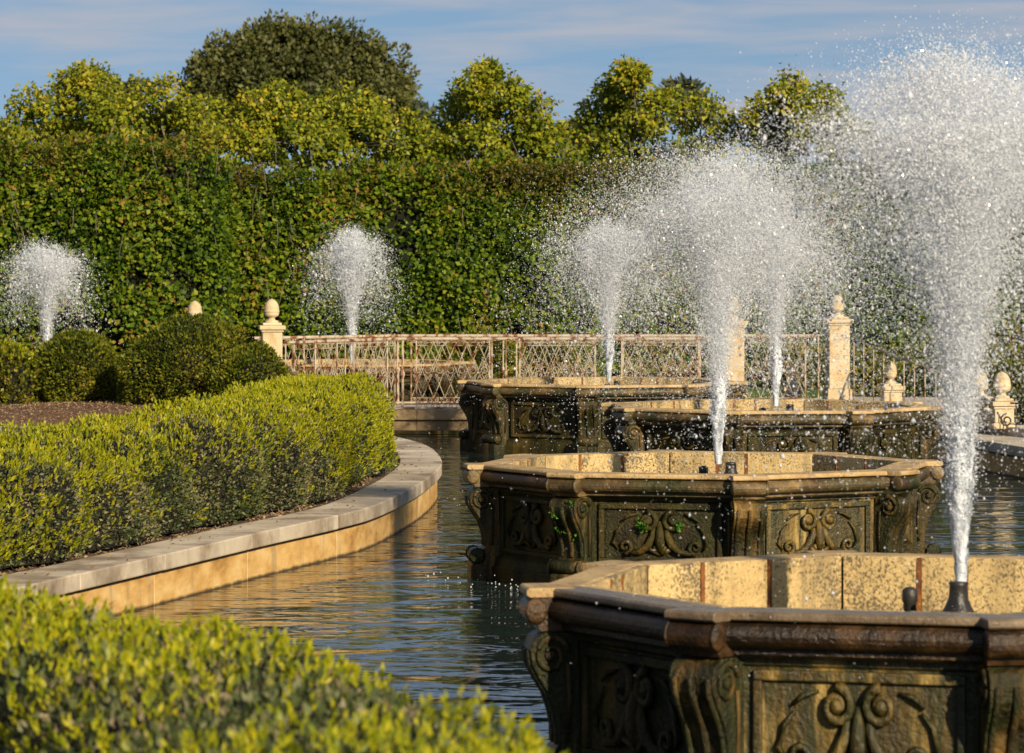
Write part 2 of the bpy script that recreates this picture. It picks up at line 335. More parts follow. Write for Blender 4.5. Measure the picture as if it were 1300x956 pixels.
# ------------------------------------------------------------------ setting: terrain, water, terraces
WATER_Z = 0.0; COP_Z = 0.41
g = MB(); g.add([(-1500,-300,-.62),(1500,-300,-.62),(1500,3000,-.62),(-1500,3000,-.62)], [(0,1,2,3)])
tag(g.build('ground', M['bed']), kind='structure')
w = MB(); w.add([(-16,3,0),(16,3,0),(16,67.2,0),(-16,67.2,0)], [(0,1,2,3)])
tag(w.build('pool_water', M['water']), kind='structure')

def catmull(P, step=.2):
    P = [Vector(p) for p in P]; out = []
    for i in range(len(P)-1):
        p0 = P[max(i-1,0)]; p1 = P[i]; p2 = P[i+1]; p3 = P[min(i+2, len(P)-1)]
        n = max(2, int((p2-p1).length/step))
        for k in range(n):
            t = k/n
            out.append(.5*((2*p1)+(-p0+p2)*t+(2*p0-5*p1+4*p2-p3)*t*t+(-p0+3*p1-3*p2+p3)*t**3))
    out.append(P[-1]); return out
left_edge = catmull([(-7.2,13.5),(-5.6,18.5),(-4.55,22.8),(-3.68,26.6),(-2.86,29.84),(-2.21,32.4),(-1.61,34.6),(-1.32,36.1),(-1.03,39.0),(-.88,41.6),(-.86,43.6),(-1.0,46.0),(-1.22,47.8),(-1.56,49.4),(-2.0,51.4),(-2.25,54.2),(-2.3,57.9)])
right_edge = catmull([(10.8,22),(9.6,30),(8.4,38),(7.1,44),(6.47,46.8),(5.95,50),(5.55,53),(5.35,56),(5.3,58.2)])
def offset_poly(P, w):
    out = []
    for i, p in enumerate(P):
        t = (P[min(i+1,len(P)-1)] - P[max(i-1,0)]).normalized()
        out.append(p + Vector((-t.y, t.x))*w)
    return out
def pool_wall(name, edge, side, label, joint=2.1):
    """coping stones over wall stones along a curved pool edge; side +1 puts the land to the left of the walk"""
    root = empty(name, (edge[0].x, edge[0].y, 0), 0, label, 'pool wall')
    E = edge
    acc = [0]
    for i in range(1, len(E)): acc.append(acc[-1] + (E[i]-E[i-1]).length)
    def piece(nm, s0, s1, w0, w1, z0, z1, mat, bev):
        pts = []
        for k in range(13):
            s = s0 + (s1-s0)*k/12
            j = max(i for i in range(len(acc)) if acc[i] <= s + 1e-9); j = min(j, len(E)-2)
            t = (s-acc[j])/max(1e-6, acc[j+1]-acc[j]); pts.append((E[j].lerp(E[j+1], t), (E[min(j+2,len(E)-1)]-E[max(j-1,0)]).normalized()))
        mb = MB(); vs = []
        for p, t in pts:
            n = Vector((-t.y, t.x))*side
            a = p + n*w0; b = p + n*w1
            vs += [(a.x-root.location.x, a.y-root.location.y, z0), (b.x-root.location.x, b.y-root.location.y, z0), (b.x-root.location.x, b.y-root.location.y, z1), (a.x-root.location.x, a.y-root.location.y, z1)]
        fs = [(0,1,2,3), (51,50,49,48)]
        for k in range(12):
            for i in range(4):
                j = (i+1)%4; fs.append((4*k+i, 4*k+4+i, 4*k+4+j, 4*k+j))
        if side > 0: fs = [tuple(reversed(f)) for f in fs]
        mb.add(vs, fs); return mb.build(nm, mat, root, bev)
    s = 0.0; rg = random.Random(5)
    while s < acc[-1] - .4:
        e = min(acc[-1], s + joint*rg.uniform(.85, 1.2))
        piece('coping_stone', s+.003, e-.003, -.035, .46, COP_Z-.135+rg.uniform(-.002,.002), COP_Z+rg.uniform(-.003,.003), M['coping'], .012); s = e
    s = 0.0
    while s < acc[-1] - .4:
        e = min(acc[-1], s + joint*1.02*rg.uniform(.85, 1.2))
        piece('wall_stone', s+.005, e-.005, .02, .40, -.6, COP_Z-.155, M['poolwall'], .006)
        piece('mortar_joint', e-.02, min(acc[-1], e+.02), .024, .30, -.5, COP_Z-.157, M['mortar'], 0); s = e
    piece('mortar_bed', .01, acc[-1]-.01, .06, .38, COP_Z-.17, COP_Z-.12, M['shade'], 0)  # bed joint under the coping, its shade painted in by the near-black fill
    return root
pool_wall('pool_wall', left_edge, 1, 'curved limestone-capped pool wall bending round the yellow-green boxwood hedge')
pool_wall('pool_wall', right_edge, -1, 'stone-capped pool wall below the low acorn piers, opposite the boxwood hedge')
def land(name, poly, z0, z1, mat):
    mb = MB(); mb.prism(poly, z0, z1); return tag(mb.build(name, mat), kind='structure')
le_in = offset_poly(left_edge, .43)
land('planting_bed', [(p.x, p.y) for p in le_in] + [(-7.6,60.2),(-30,60.2),(-30,13.5)], -.6, COP_Z-.03, M['soil'])
re_in = offset_poly(right_edge, -.43)
land('terrace', list(reversed([(p.x, p.y) for p in re_in])) + [(11.3,22),(40,22),(40,67.6),(5.8,67.6)], -.6, COP_Z-.012, M['paving'])
land('lawn', [(-60,67.2),(60,67.2),(60,260),(-60,260)], -.6, COP_Z-.02, M['turf'])
land('near_terrace', [(-30,-6),(14,-6),(14,8.6),(.1,9.2),(-1.2,11.5),(-2.9,13.2),(-30,13.2)], -.6, COP_Z-.02, M['paving'])
# paved walk and lawn strip behind the boxwood, bark mulch mound under the shrubs
tag((lambda m: (m.add([(-20,48.5,COP_Z-.022),(-5.2,51.6,COP_Z-.022),(-5.2,53.0,COP_Z-.022),(-20,53.0,COP_Z-.022)], [(0,1,2,3)]), m.build('garden_path', M['paving']))[1])(MB()), kind='structure')
tag((lambda m: (m.add([(-20,53.0,COP_Z-.024),(-7.2,53.0,COP_Z-.024),(-7.2,55.2,COP_Z-.024),(-20,55.2,COP_Z-.024)], [(0,1,2,3)]), m.build('grass_verge', M['turf']))[1])(MB()), kind='structure')
mm = MB(); vs = []; fs = []
for j in range(11):
    for i in range(31):
        u = i/30; v = j/10; h = max(0, math.sin(math.pi*u))**.6 * max(0, math.sin(math.pi*v))**.6
        vs.append((-8.9+5.2*u, 53.1+5.5*v, COP_Z-.06+.24*h + .02*math.sin(i*2.1+j)*h))
for j in range(10):
    for i in range(30): fs.append((j*31+i, j*31+i+1, (j+1)*31+i+1, (j+1)*31+i))
mm.add(vs, fs, True); tag(mm.build('mulch_mound', M['mulch']), kind='structure')

# ------------------------------------------------------------------ foliage builders
def hull_mesh(name, V, F, mat, parent):
    me = bpy.data.meshes.new(name); me.from_pydata([tuple(v) for v in V], [], F); me.polygons.foreach_set('use_smooth', [True]*len(F)); me.update()
    return obj(name, me, parent, mat=mat)
def strip_hedge(name, path, width, height, label, cat, n_leaf, leaf, seed, n_shoot=0, shoot=.07, zbase=COP_Z, mat='box', shootmask=None, lump=.07, hfun=None, group=None, depth=.10, loc=None, endround=.5, sq=.42):
    """clipped hedge along a ground path (Vectors 2D): rounded box section, lumpy face, leaves over a dark core"""
    rg = np.random.default_rng(seed); E = path; acc = np.array([0.0] + list(np.cumsum([(E[i]-E[i-1]).length for i in range(1, len(E))])))
    Ltot = acc[-1]; EX = np.array([p.x for p in E]); EY = np.array([p.y for p in E])
    org = np.array([EX.mean(), EY.mean(), zbase])
    root = empty(name, tuple(org), 0, label, cat, group)
    def surf(s, q, inset=0.0):
        # s along, q in 0..1 over the section: front face, top, back face
        s = np.clip(s, 0, Ltot); x = np.interp(s, acc, EX); y = np.interp(s, acc, EY)
        x2 = np.interp(np.minimum(s+.15, Ltot), acc, EX); y2 = np.interp(np.minimum(s+.15, Ltot), acc, EY)
        x1 = np.interp(np.maximum(s-.15, 0), acc, EX); y1 = np.interp(np.maximum(s-.15, 0), acc, EY)
        tx, ty = x2-x1, y2-y1; l = np.maximum(np.hypot(tx, ty), 1e-6); tx /= l; ty /= l
        nx, ny = -ty, tx
        h = height if hfun is None else hfun(s)
        wd = width*np.ones_like(s)
        # ends taper round
        e = np.minimum(s, Ltot-s); k = np.sqrt(np.clip(1-(1-np.clip(e/endround, 0, 1))**2, 0.0, 1)); wd = wd*(.12+.88*k); h = h*(.55+.45*k)
        # superellipse section
        ex = sq; tg = np.linspace(0, np.pi, 2001); gu = np.sign(np.cos(tg))*np.abs(np.cos(tg))**ex*width*.5; gz = np.abs(np.sin(tg))**ex*height
        al = np.concatenate([[0], np.cumsum(np.hypot(np.diff(gu), np.diff(gz)))]); th = np.pi - np.interp(q*al[-1], al, tg); c = np.cos(th); sn = np.sin(th)
        cu = np.sign(c)*np.abs(c)**ex; cz = np.abs(sn)**ex
        u = cu*wd*.5; z = cz*h
        nu = np.sign(cu)*np.abs(cu)**3.2; nz = np.abs(cz)**3.2
        nl = np.maximum(np.hypot(nu, nz), 1e-6); nu /= nl; nz /= nl
        P = np.stack([x+nx*(u), y+ny*(u), z+zbase], 1)
        Nn = np.stack([nx*nu + tx*0, ny*nu, nz], 1)
        # end caps lean outward along the tangent
        end = np.clip(1-e/endround, 0, 1)*np.where(s < Ltot*.5, -1, 1)
        Nn = nrmz(Nn + np.stack([tx*end, ty*end, np.zeros_like(end)], 1)*1.1)
        lm = fnoise(P, 3.2 if lump < .2 else 1.9, seed+5)*lump + fnoise(P, 9 if lump < .2 else 6, seed+6, 2)*lump*.5
        P = P + Nn*(lm - inset)[:, None]
        return P, Nn
    ns, nq = max(24, int(Ltot/.12)), 26
    S, Q = np.meshgrid(np.linspace(0, Ltot, ns), np.linspace(0, 1, nq), indexing='ij')
    V, _ = surf(S.ravel(), Q.ravel(), depth*1.15)
    V[:, 2] = np.maximum(V[:, 2], zbase-.05)
    F = [(i*nq+j, i*nq+j+1, (i+1)*nq+j+1, (i+1)*nq+j) for i in range(ns-1) for j in range(nq-1)]
    F += [tuple(range(nq)), tuple(reversed(range((ns-1)*nq, ns*nq)))]
    hull_mesh('shade_fill', V-org, F, M['shade'], root)  # closed dark hull, painted as the shade seen between the leaves
    # leaves: uniform in area is near enough uniform in (s, q)
    s = rg.uniform(0, Ltot, n_leaf); q = rg.uniform(0.01, .99, n_leaf)
    if mat == 'bighedge':
        P, Nn = surf(s, q, 0.0); gp = fnoise(P, 2.6, seed+40, 3); keep = rg.uniform(size=n_leaf) > np.clip((gp-.25)*2.2, 0, .82); s = s[keep]; q = q[keep]; n_leaf = len(s)
    P, Nn = surf(s, q, 0.0); ins = rg.exponential(depth*.45, n_leaf); P = P - Nn*np.minimum(ins, depth)[:, None]
    big = mat == 'bighedge'
    A = Nn*(.25 if big else .8) + rg.normal(size=(n_leaf, 3))*.65 + np.array([0, 0, -.25 if big else .35])
    sz = leaf*rg.uniform(.6, 1.3, n_leaf)
    V = leaf_quads(P-org, A, sz, sz*(.75 if big else .55), rg, nb=Nn*(1.2 if big else .5)+np.array([0, 0, .3]))
    o = obj('foliage', quads_mesh('foliage', V, M[mat]), root); tag(o, kind='stuff')
    if n_shoot:
        s = rg.uniform(0, Ltot, n_shoot*3); q = rg.uniform(.02, .98, n_shoot*3)
        P, Nn = surf(s, q, 0.0)
        m = shootmask(s/Ltot, q, P) if shootmask else np.ones(len(s))*.33
        keep = rg.uniform(size=len(s)) < m; P = P[keep]; Nn = Nn[keep]; n = len(P)
        # every shoot: a spray of 5 narrow leaves on one twig
        base = P - Nn*.02; ax = nrmz(Nn*.6 + np.array([0, 0, .75]) + rg.normal(size=(n, 3))*.28)
        PP = []; AA = []; LL = []
        ln = shoot*rg.uniform(.6, 1.35, n)
        for k in range(5):
            f = k/4.0
            PP.append(base + ax*(ln*f*.75)[:, None]); AA.append(ax*(1.0+.5*f) + nrmz(rg.normal(size=(n, 3)))*.7); LL.append(ln*(.58-.12*f))
        PP = np.concatenate(PP); AA = np.concatenate(AA); LL = np.concatenate(LL)
        V = leaf_quads(PP-org, AA, LL, LL*.42, rg, nb=np.tile(np.array([.45, -.85, .45]), (len(PP), 1)))
        o = obj('fresh_shoots', quads_mesh('fresh_shoots', V, M['shoot']), root); tag(o, kind='stuff')
    return root
def round_shrub(name, c, r, label, n, leaf, seed, mat='ball', lump=.09, stems=True, group=None):
    rg = np.random.default_rng(seed); root = empty(name, c, 0, label, 'shrub', group)
    def surf(D, inset):
        P = D*np.array(r); k = fnoise(P*1.0, 3.0/ max(r[0], .5), seed, 3)*lump*2 + fnoise(P, 6.0, seed+1, 2)*lump
        sq = 1 + .10*(np.abs(D[:, 2])**2 < .5)
        return P*(1 + k/np.mean(r) - inset/np.mean(r))[:, None]
    nu, nv = 28, 16; V = []
    for j in range(nv+1):
        for i in range(nu):
            ph = -math.pi/2 + math.pi*j/nv; th = 2*math.pi*i/nu; V.append((math.cos(ph)*math.cos(th), math.cos(ph)*math.sin(th), math.sin(ph)))
    V = np.array(V); Vp = surf(V, .17); Vp[:, 2] = np.maximum(Vp[:, 2] + r[2]*.93, 0.02)
    F = [(j*nu+i, j*nu+(i+1)%nu, (j+1)*nu+(i+1)%nu, (j+1)*nu+i) for j in range(nv) for i in range(nu)]
    hull_mesh('shade_fill', Vp, F, M['shade'], root)  # dark hull inside the shrub; its colour stands in for deep shade
    D = nrmz(rg.normal(size=(n, 3))); ins = np.minimum(rg.exponential(.06, n), .16); P = surf(D, ins); P[:, 2] += r[2]*.93
    k = P[:, 2] > .05; P = P[k]; D = D[k]; n = len(P)
    A = D + rg.normal(size=(n, 3))*.7 + np.array([0, 0, .3]); sz = leaf*rg.uniform(.6, 1.35, n)
    o = obj('foliage', quads_mesh('foliage', leaf_quads(P, A, sz, sz*.55, rg, nb=D*.6+np.array([0, 0, .3])), M[mat]), root); tag(o, kind='stuff')
    if stems:
        mb = MB(); rr = random.Random(seed)
        for k in range(9):
            a = rr.uniform(0, 6.28); x = math.cos(a)*r[0]*rr.uniform(.1,.75); y = math.sin(a)*r[1]*rr.uniform(.1,.75)
            mb.tube([(x*.6, y*.6, -.05), (x*.85, y*.85, r[2]*.3), (x, y, r[2]*.6)], [.03,.022,.012], 5)
        tag(mb.build('stems', M['bark'], root), kind='stuff')
    return root
def lobe_tree(name, lobes, d, label, seed, mat, leaf, per_m3, trunk_px, group, clump=.42, droop=.5, dj=1.0, cat='tree', nclump_scale=1.0, holes=.0):
    """tree whose crown is a union of leafy lobes; lobes (x, y, rx, ry) in photo pixels at distance d, depth spread added"""
    rg = np.random.default_rng(seed); rr = random.Random(seed)
    zb = COP_Z-.05; k = d/F_PX
    base = Vector((pxx(trunk_px, d), d, zb)); root = empty(name, base, 0, label, cat, group)
    C = []; limbs = MB(); hub = Vector((0, 0, max(.8, (CAM_Z-(max(l[1]+l[3] for l in lobes)-HOR)*k - zb)*.75)))
    allP = []; allA = []; allL = []; allN = []
    for (lx, ly, rx, ry) in lobes:
        c = px(lx, ly, d) - base; c.y += rg.normal()*dj*.5; rad = np.array([rx*k, max(rx, ry)*k*1.0, ry*k])
        nc = int(max(10, nclump_scale*(10 if clump < .6 else 14)*(rad[0]*rad[2])**.8/clump**2*.45))
        D = nrmz(rg.normal(size=(nc, 3))); rfrac = rg.uniform(.25, 1.0, nc)**.5
        cc = np.array(c) + D*rad*rfrac[:, None]*rg.uniform(.88, 1.10, nc)[:, None]
        for i in range(nc):
            r_c = clump*rg.uniform(.55, 1.15); m = int(per_m3*rg.uniform(.6, 1.2))
            q = nrmz(rg.normal(size=(m, 3)))*(rg.uniform(.2, 1, m)**.5)[:, None]*r_c*np.array([1, 1, .75])
            allN.append(q/r_c*.6 + D[i]*.6); allP.append(cc[i]+q); allA.append(q/r_c*.8 + rg.normal(size=(m, 3))*.5 + np.array([0, 0, -droop])); allL.append(leaf*rg.uniform(.6, 1.3, m))
        if clump < .6:
            ns_ = int(6 + 5*rad[0])
            for i in range(ns_):
                dd = rg.normal(size=3); dd[2] = abs(dd[2])*1.1 + .1; dd /= np.linalg.norm(dd); st = np.array(c) + dd*rad*.9; en = np.array(c) + dd*rad*rg.uniform(1.12, 1.38)
                m = int(per_m3*.32); f = rg.uniform(0, 1, m)[:, None]; q = rg.normal(size=(m, 3))*clump*.22
                allP.append(st*(1-f)+en*f+q); allN.append(np.repeat(dd[None], m, 0)*.5+q); allA.append(q*2 + rg.normal(size=(m, 3))*.5 + np.array([0, 0, -droop])); allL.append(leaf*rg.uniform(.6, 1.2, m))
                limbs.tube([tuple(np.array(c)+dd*rad*.4), tuple(st), tuple(en)], [.02, .014, .006], 4)
        # one limb per lobe with side twigs
        p1 = hub.lerp(Vector(c), .45) + Vector((rr.uniform(-.2,.2), rr.uniform(-.2,.2), .1)); tr = .035*max(.6, rad[2])
        limbs.tube([hub, p1, Vector(c), Vector(c)+Vector((rr.uniform(-.2,.2)*rad[0], 0, rad[2]*.75))], [tr*1.6, tr*1.2, tr*.8, tr*.25], 6)
        for t in range(5):
            e = Vector(c) + Vector((D[t][0]*rad[0], D[t][1]*rad[1], D[t][2]*rad[2]))*.85
            limbs.tube([Vector(c)*.7+p1*.3, Vector(c).lerp(e, .5)+Vector((0,0,.08)), e], [tr*.6, tr*.4, tr*.15], 5)
    P = np.concatenate(allP); A = np.concatenate(allA); Ls = np.concatenate(allL)
    o = obj('crown', quads_mesh('crown', leaf_quads(P, A, Ls, Ls*.72, rg, .25, nb=np.concatenate(allN)+np.array([.25, -.5, .5])), M[mat]), root); tag(o, kind='stuff')
    limbs.build('limb', M['bark'], root)
    t = MB(); hz = hub.z; t.tube([(0,0,-.1),(.02,.03,hz*.3),(-.03,0,hz*.7),tuple(hub+Vector((0,0,.05)))], [.05*hz**.8,.036*hz**.8,.032*hz**.8,.028*hz**.8], 9)
    t.build('trunk', M['bark'], root)
    return root

# ------------------------------------------------------------------ hedges and shrubs
mid = [p for p in offset_poly(left_edge, 1.35) if 19.5 < p.y < 43.6]
mid2 = [mid[0]]
for p in mid[1:]:
    if (p-mid2[-1]).length > .15: mid2.append(p)
mid2 += [Vector((-2.42, 43.9))]
def low_mask(sf, q, P):
    y = P[:, 1]; top = np.clip((P[:, 2]-COP_Z-.40)/.3, 0, 1)
    endb = np.clip((y-36.3)/1.6, 0, 1); left = np.clip((31.0-y)/2.5, 0, 1)*.62
    nz = fnoise(P, 2.2, 77, 3)
    f = np.maximum(endb*.95, np.maximum(left*np.clip(.55+nz*.8, 0, 1), top*.55))
    f = f*np.clip(.75+nz*.55, .12, 1.1); f = f*np.clip((P[:, 2]-COP_Z)/.22, .15, 1)
    return np.clip(f, 0.03, .85)
strip_hedge('boxwood_hedge', mid2, 1.62, .92, 'long low boxwood hedge with yellow-green tips behind the curved pool wall', 'hedge', 165000, .033, 11,
            n_shoot=21000, shoot=.072, shootmask=low_mask, lump=.15, hfun=lambda s: .72+.24*np.clip((s-5)/15, 0, 1)+.03*np.sin(s*1.3), endround=.8, sq=.55)
near_path = [Vector((-6.0, 17.6)), Vector((-4.3, 16.6)), Vector((-2.65, 14.8)), Vector((-1.30, 12.6)), Vector((-.62, 10.8)), Vector((-.30, 9.2)), Vector((-.15, 7.6))]
near_path = catmull(near_path, .12)
strip_hedge('boxwood_hedge', near_path, 1.30, 1.11, 'close leafy boxwood hedge with yellow shoots at the water end, before the pool wall', 'hedge', 48000, .037, 12,
            n_shoot=7600, shoot=.064, zbase=COP_Z-.03, lump=.05, shootmask=lambda sf, q, P: np.clip(.42+.45*fnoise(P, 2.5, 5), .06, .85), endround=.5)
round_shrub('round_shrub', (pxx(97, 58), 58.0, COP_Z-.05), (.74, .74, .66), 'small ball-clipped shrub on bark mulch beside the wide shrub mound', 14000, .058, 21, lump=.06)
round_shrub('round_shrub', (pxx(248, 55.2)-.15, 56.2, COP_Z-.10), (1.18, 1.1, .80), 'wide clipped shrub mound in front of the stone acorn finials', 24000, .058, 22, lump=.10)
round_shrub('round_shrub', (pxx(318, 54.5), 54.9, COP_Z-.12), (.62, .6, .58), 'small clipped shrub pressed against the wide mound by the railing end', 10000, .055, 27, lump=.08, stems=False)
hp = [Vector((-13.5, 57.9)), Vector((-10, 57.8)), Vector((-7.35, 57.6))]
strip_hedge('clipped_hedge', catmull(hp, .2), 1.3, 1.02, 'square-cut hedge end with bright top left of the ball shrub', 'hedge', 22000, .07, 23, n_shoot=1500, shoot=.09,
            shootmask=lambda sf, q, P: np.clip((P[:, 2]-1.1)/.2, .02, .6), mat='ball', zbase=COP_Z-.04)
# dry twiggy plant beside the pier
def twig_plant(c, seed):
    rg = np.random.default_rng(seed); root = empty('dry_shrub', c, 0, 'dry brownish twiggy shrub beside the stone pier at the railing end', 'shrub')
    mb = MB(); P = []
    for k in range(38):
        a = rg.uniform(0, 6.28); h = rg.uniform(.5, 1.0); e = Vector((math.cos(a)*.28*h, math.sin(a)*.28*h, h)); m = e*.55 + Vector((0, 0, .08))
        mb.tube([(0, 0, 0), m, e], [.012, .008, .003], 4); P += [np.array(m.lerp(e, t)) for t in rg.uniform(0, 1, 26)]
    mb.build('twigs', M['bark'], root); P = np.array(P); n = len(P)
    tag(obj('foliage', quads_mesh('foliage', leaf_quads(P, rg.normal(size=(n, 3))+np.array([0, 0, .4]), .07, .035, rg), M['dry']), root), kind='stuff')
twig_plant((pxx(360, 54.6), 54.8, COP_Z-.03), 3)
# tall clipped hedge walls
def wall_path(x0, x1, d): return [Vector((x0 + (x1-x0)*i/60, d)) for i in range(61)]
def rust_mask_leaves(root, seed, x0, x1, d, z1, n):
    pass
def tall_hedge(x0, x1, d, h, label, n, seed):
    r = strip_hedge('hornbeam_hedge', wall_path(x0, x1, d+.9), 1.8, h, label, 'hedge', int(n*1.25), .104, seed, mat='bighedge', lump=.26, depth=.34, zbase=COP_Z-.03, endround=.45, group='tall clipped hedge walls')
    rg = np.random.default_rng(seed+100); m = 5200
    X = rg.uniform(x0, x1, m); Z = COP_Z + h*(1-rg.exponential(.10, m)); Z = np.maximum(Z, 1.0)
    P = np.stack([X, np.full(m, d-.03)+rg.normal(size=m)*.08, Z], 1); kp = (fnoise(P, 1.6, seed, 2) + rg.normal(size=m)*.4) > .3
    P = P[kp] - np.array(r.location); V = leaf_quads(P, rg.normal(size=(len(P), 3))*.6+np.array([0, -.5, .3]), .085*rg.uniform(.6, 1.2, len(P)), .05, rg)
    tag(obj('bronzed_leaves', quads_mesh('bronzed_leaves', V, M['hedgerust']), r), kind='stuff')
    tw = MB(); rr = random.Random(seed+9)
    for k in range(int((x1-x0)*8)):
        tx = rr.uniform(x0+.2, x1-.2); tz = rr.uniform(.8, h+.1); p = Vector((tx-r.location.x, d-r.location.y+rr.uniform(-.05, .12), tz)); l = rr.uniform(.25, .7)
        q = p + Vector((rr.uniform(-.25, .25), rr.uniform(-.08, .05), l)); tw.tube([p, p.lerp(q, .5)+Vector((rr.uniform(-.05, .05), -.02, 0)), q], [.011, .008, .004], 4)
    tag(tw.build('twigs', M['bark'], r), kind='stuff')
    tb = MB(); rr = random.Random(seed); x = x0+.6
    while x < x1-.3:
        tb = MB(); xx = x - r.location.x; tb.tube([(xx, d+.8-r.location.y, -.1), (xx+.05, d+.75-r.location.y, h*.4), (xx-.05, d+.8-r.location.y, h*.8)], [.09, .07, .03], 6)
        tb.build('trunk', M['bark'], r); x += rr.uniform(1.5, 2.1)
    return r
tall_hedge(-15.5, -5.3, 70.2, 4.72, 'taller clipped hedge wall stepping forward behind the ball shrub', 70000, 31)
tall_hedge(-6.2, 1.85, 72.0, 4.20, 'long clipped hedge wall behind the iron bridge railing', 56000, 32)
tall_hedge(1.55, 13.5, 72.5, 4.25, 'clipped hedge wall behind the acorn piers and the large water plumes', 70000, 33)
strip_hedge('low_hedge', [Vector((4.6+i*.3, 68.6)) for i in range(26)], .9, .72, 'low clipped hedge at the foot of the tall hedge behind the stair rail', 'hedge', 20000, .08, 34, mat='ball', zbase=COP_Z-.03)
strip_hedge('low_hedge', [Vector((5.9+i*.3, 64.0)) for i in range(20)], .9, .60, 'low clipped hedge across the terrace beyond the low pier under the stair rail', 'hedge', 12000, .075, 35, mat='ball', zbase=COP_Z-.03)
strip_hedge('low_hedge', [Vector((6.75+i*.25, 53.9-.25*i*.35)) for i in range(14)], .6, .42, 'dark low hedge just behind the low acorn piers on the kerb', 'hedge', 8000, .06, 36, mat='box', zbase=COP_Z-.03)
# loose shrubs behind the bridge
round_shrub('loose_shrub', (pxx(612, 68.5), 68.6, COP_Z-.05), (.8, .5, .55), 'loose yellow-green shrub growing behind the middle of the bridge railing', 4500, .10, 41, lump=.14, stems=False)
round_shrub('loose_shrub', (pxx(700, 69), 69.2, COP_Z-.05), (.6, .5, .42), 'small dark loose shrub behind the railing and the rearmost jet', 3000, .10, 42, lump=.14, stems=False)

# ------------------------------------------------------------------ trees behind the hedge
G = 'broad-leaved trees behind the hedge wall'
lobe_tree('catalpa_tree', [(60,155,42,38),(112,128,40,38),(118,100,17,14),(95,175,60,30),(150,150,40,40)], 82, 'yellow-green broad-leaved tree above the forward hedge wall, left of the big dome tree', 51, 'catalpa', .115, 118, 100, G)
lobe_tree('catalpa_tree', [(200,135,42,34),(235,155,45,36),(215,175,60,26),(275,175,30,28)], 84, 'broad-leaved tree tucked in front of the left foot of the dome tree', 52, 'catalpa', .115, 118, 215, G)
lobe_tree('catalpa_tree', [(330,165,42,44),(350,132,26,20),(395,158,52,38),(445,150,46,38),(495,175,44,40),(420,190,110,28),(305,190,40,26),(540,190,30,26)], 80, 'brightest yellow-green broad-leaved tree in front of the dome tree', 53, 'catalpa', .115, 118, 400, G)
lobe_tree('catalpa_tree', [(606,120,25,28),(597,150,38,36),(650,136,32,30),(692,160,32,30),(612,188,52,28),(680,195,48,24),(618,92,9,8)], 80, 'open airy tree with bare pale trunk and one tall upright tuft', 54, 'catalpa', .115, 112, 603, G, clump=.36)
lobe_tree('catalpa_tree', [(790,124,25,30),(782,160,44,40),(840,150,44,36),(888,168,36,40),(800,195,70,26),(800,95,10,9)], 81, 'broad-leaved tree with a pointed leader standing behind the rearmost jet', 55, 'catalpa', .115, 118, 830, G)
lobe_tree('catalpa_tree', [(985,145,46,36),(1015,124,38,28),(1045,160,44,44),(975,180,40,36),(1080,190,40,40)], 80, 'dense rounded tree half veiled by the largest water plume', 56, 'catalpa', .112, 120, 1030, G, clump=.38)
lobe_tree('catalpa_tree', [(1150,215,60,30),(1225,215,50,30),(1295,210,40,32)], 82, 'low broad tree hidden behind the largest water plume', 57, 'catalpa', .115, 112, 1220, G)
dome = [(375,80,70,48),(320,90,55,48),(430,85,62,52),(285,115,45,45),(475,110,44,46),(375,120,110,50),(345,55,45,26),(410,55,45,26),(265,140,30,35),(500,130,22,34)]
lobe_tree('dome_tree', dome, 190, 'huge dark dome-shaped tree standing far behind the bright trees', 61, 'oak', .25, 170, 375, None, clump=1.05, droop=-.1, dj=2.0, nclump_scale=2.2)
lobe_tree('distant_tree', [(545,170,22,34),(560,190,26,30)], 150, 'small grey-green tree in the gap beside the dome tree', 62, 'conifer', .35, 50, 548, None, clump=.6, droop=.2)
lobe_tree('distant_tree', [(862,122,22,16),(880,140,24,20)], 160, 'tip of a dark distant tree above the tree with pointed leader', 63, 'conifer', .35, 50, 868, None, clump=.6, droop=.2)
lobe_tree('distant_tree', [(140,115,16,14),(165,118,16,12),(150,140,30,20)], 160, 'dark distant treetop showing between two bright crowns left of the dome tree', 64, 'conifer', .35, 50, 150, None, clump=.6, droop=.2)
lobe_tree('distant_tree', [(5,175,24,16),(-20,185,40,22),(740,190,20,16)][:2], 150, 'low distant tree at the far left end above the forward hedge', 65, 'catalpa', .35, 50, -10, None, clump=.6, droop=.2)
lobe_tree('distant_tree', [(735,175,20,18),(750,195,30,18)], 150, 'small dark tree in the notch between the airy tree and the pointed tree', 66, 'oak', .35, 50, 742, None, clump=.6, droop=.2)

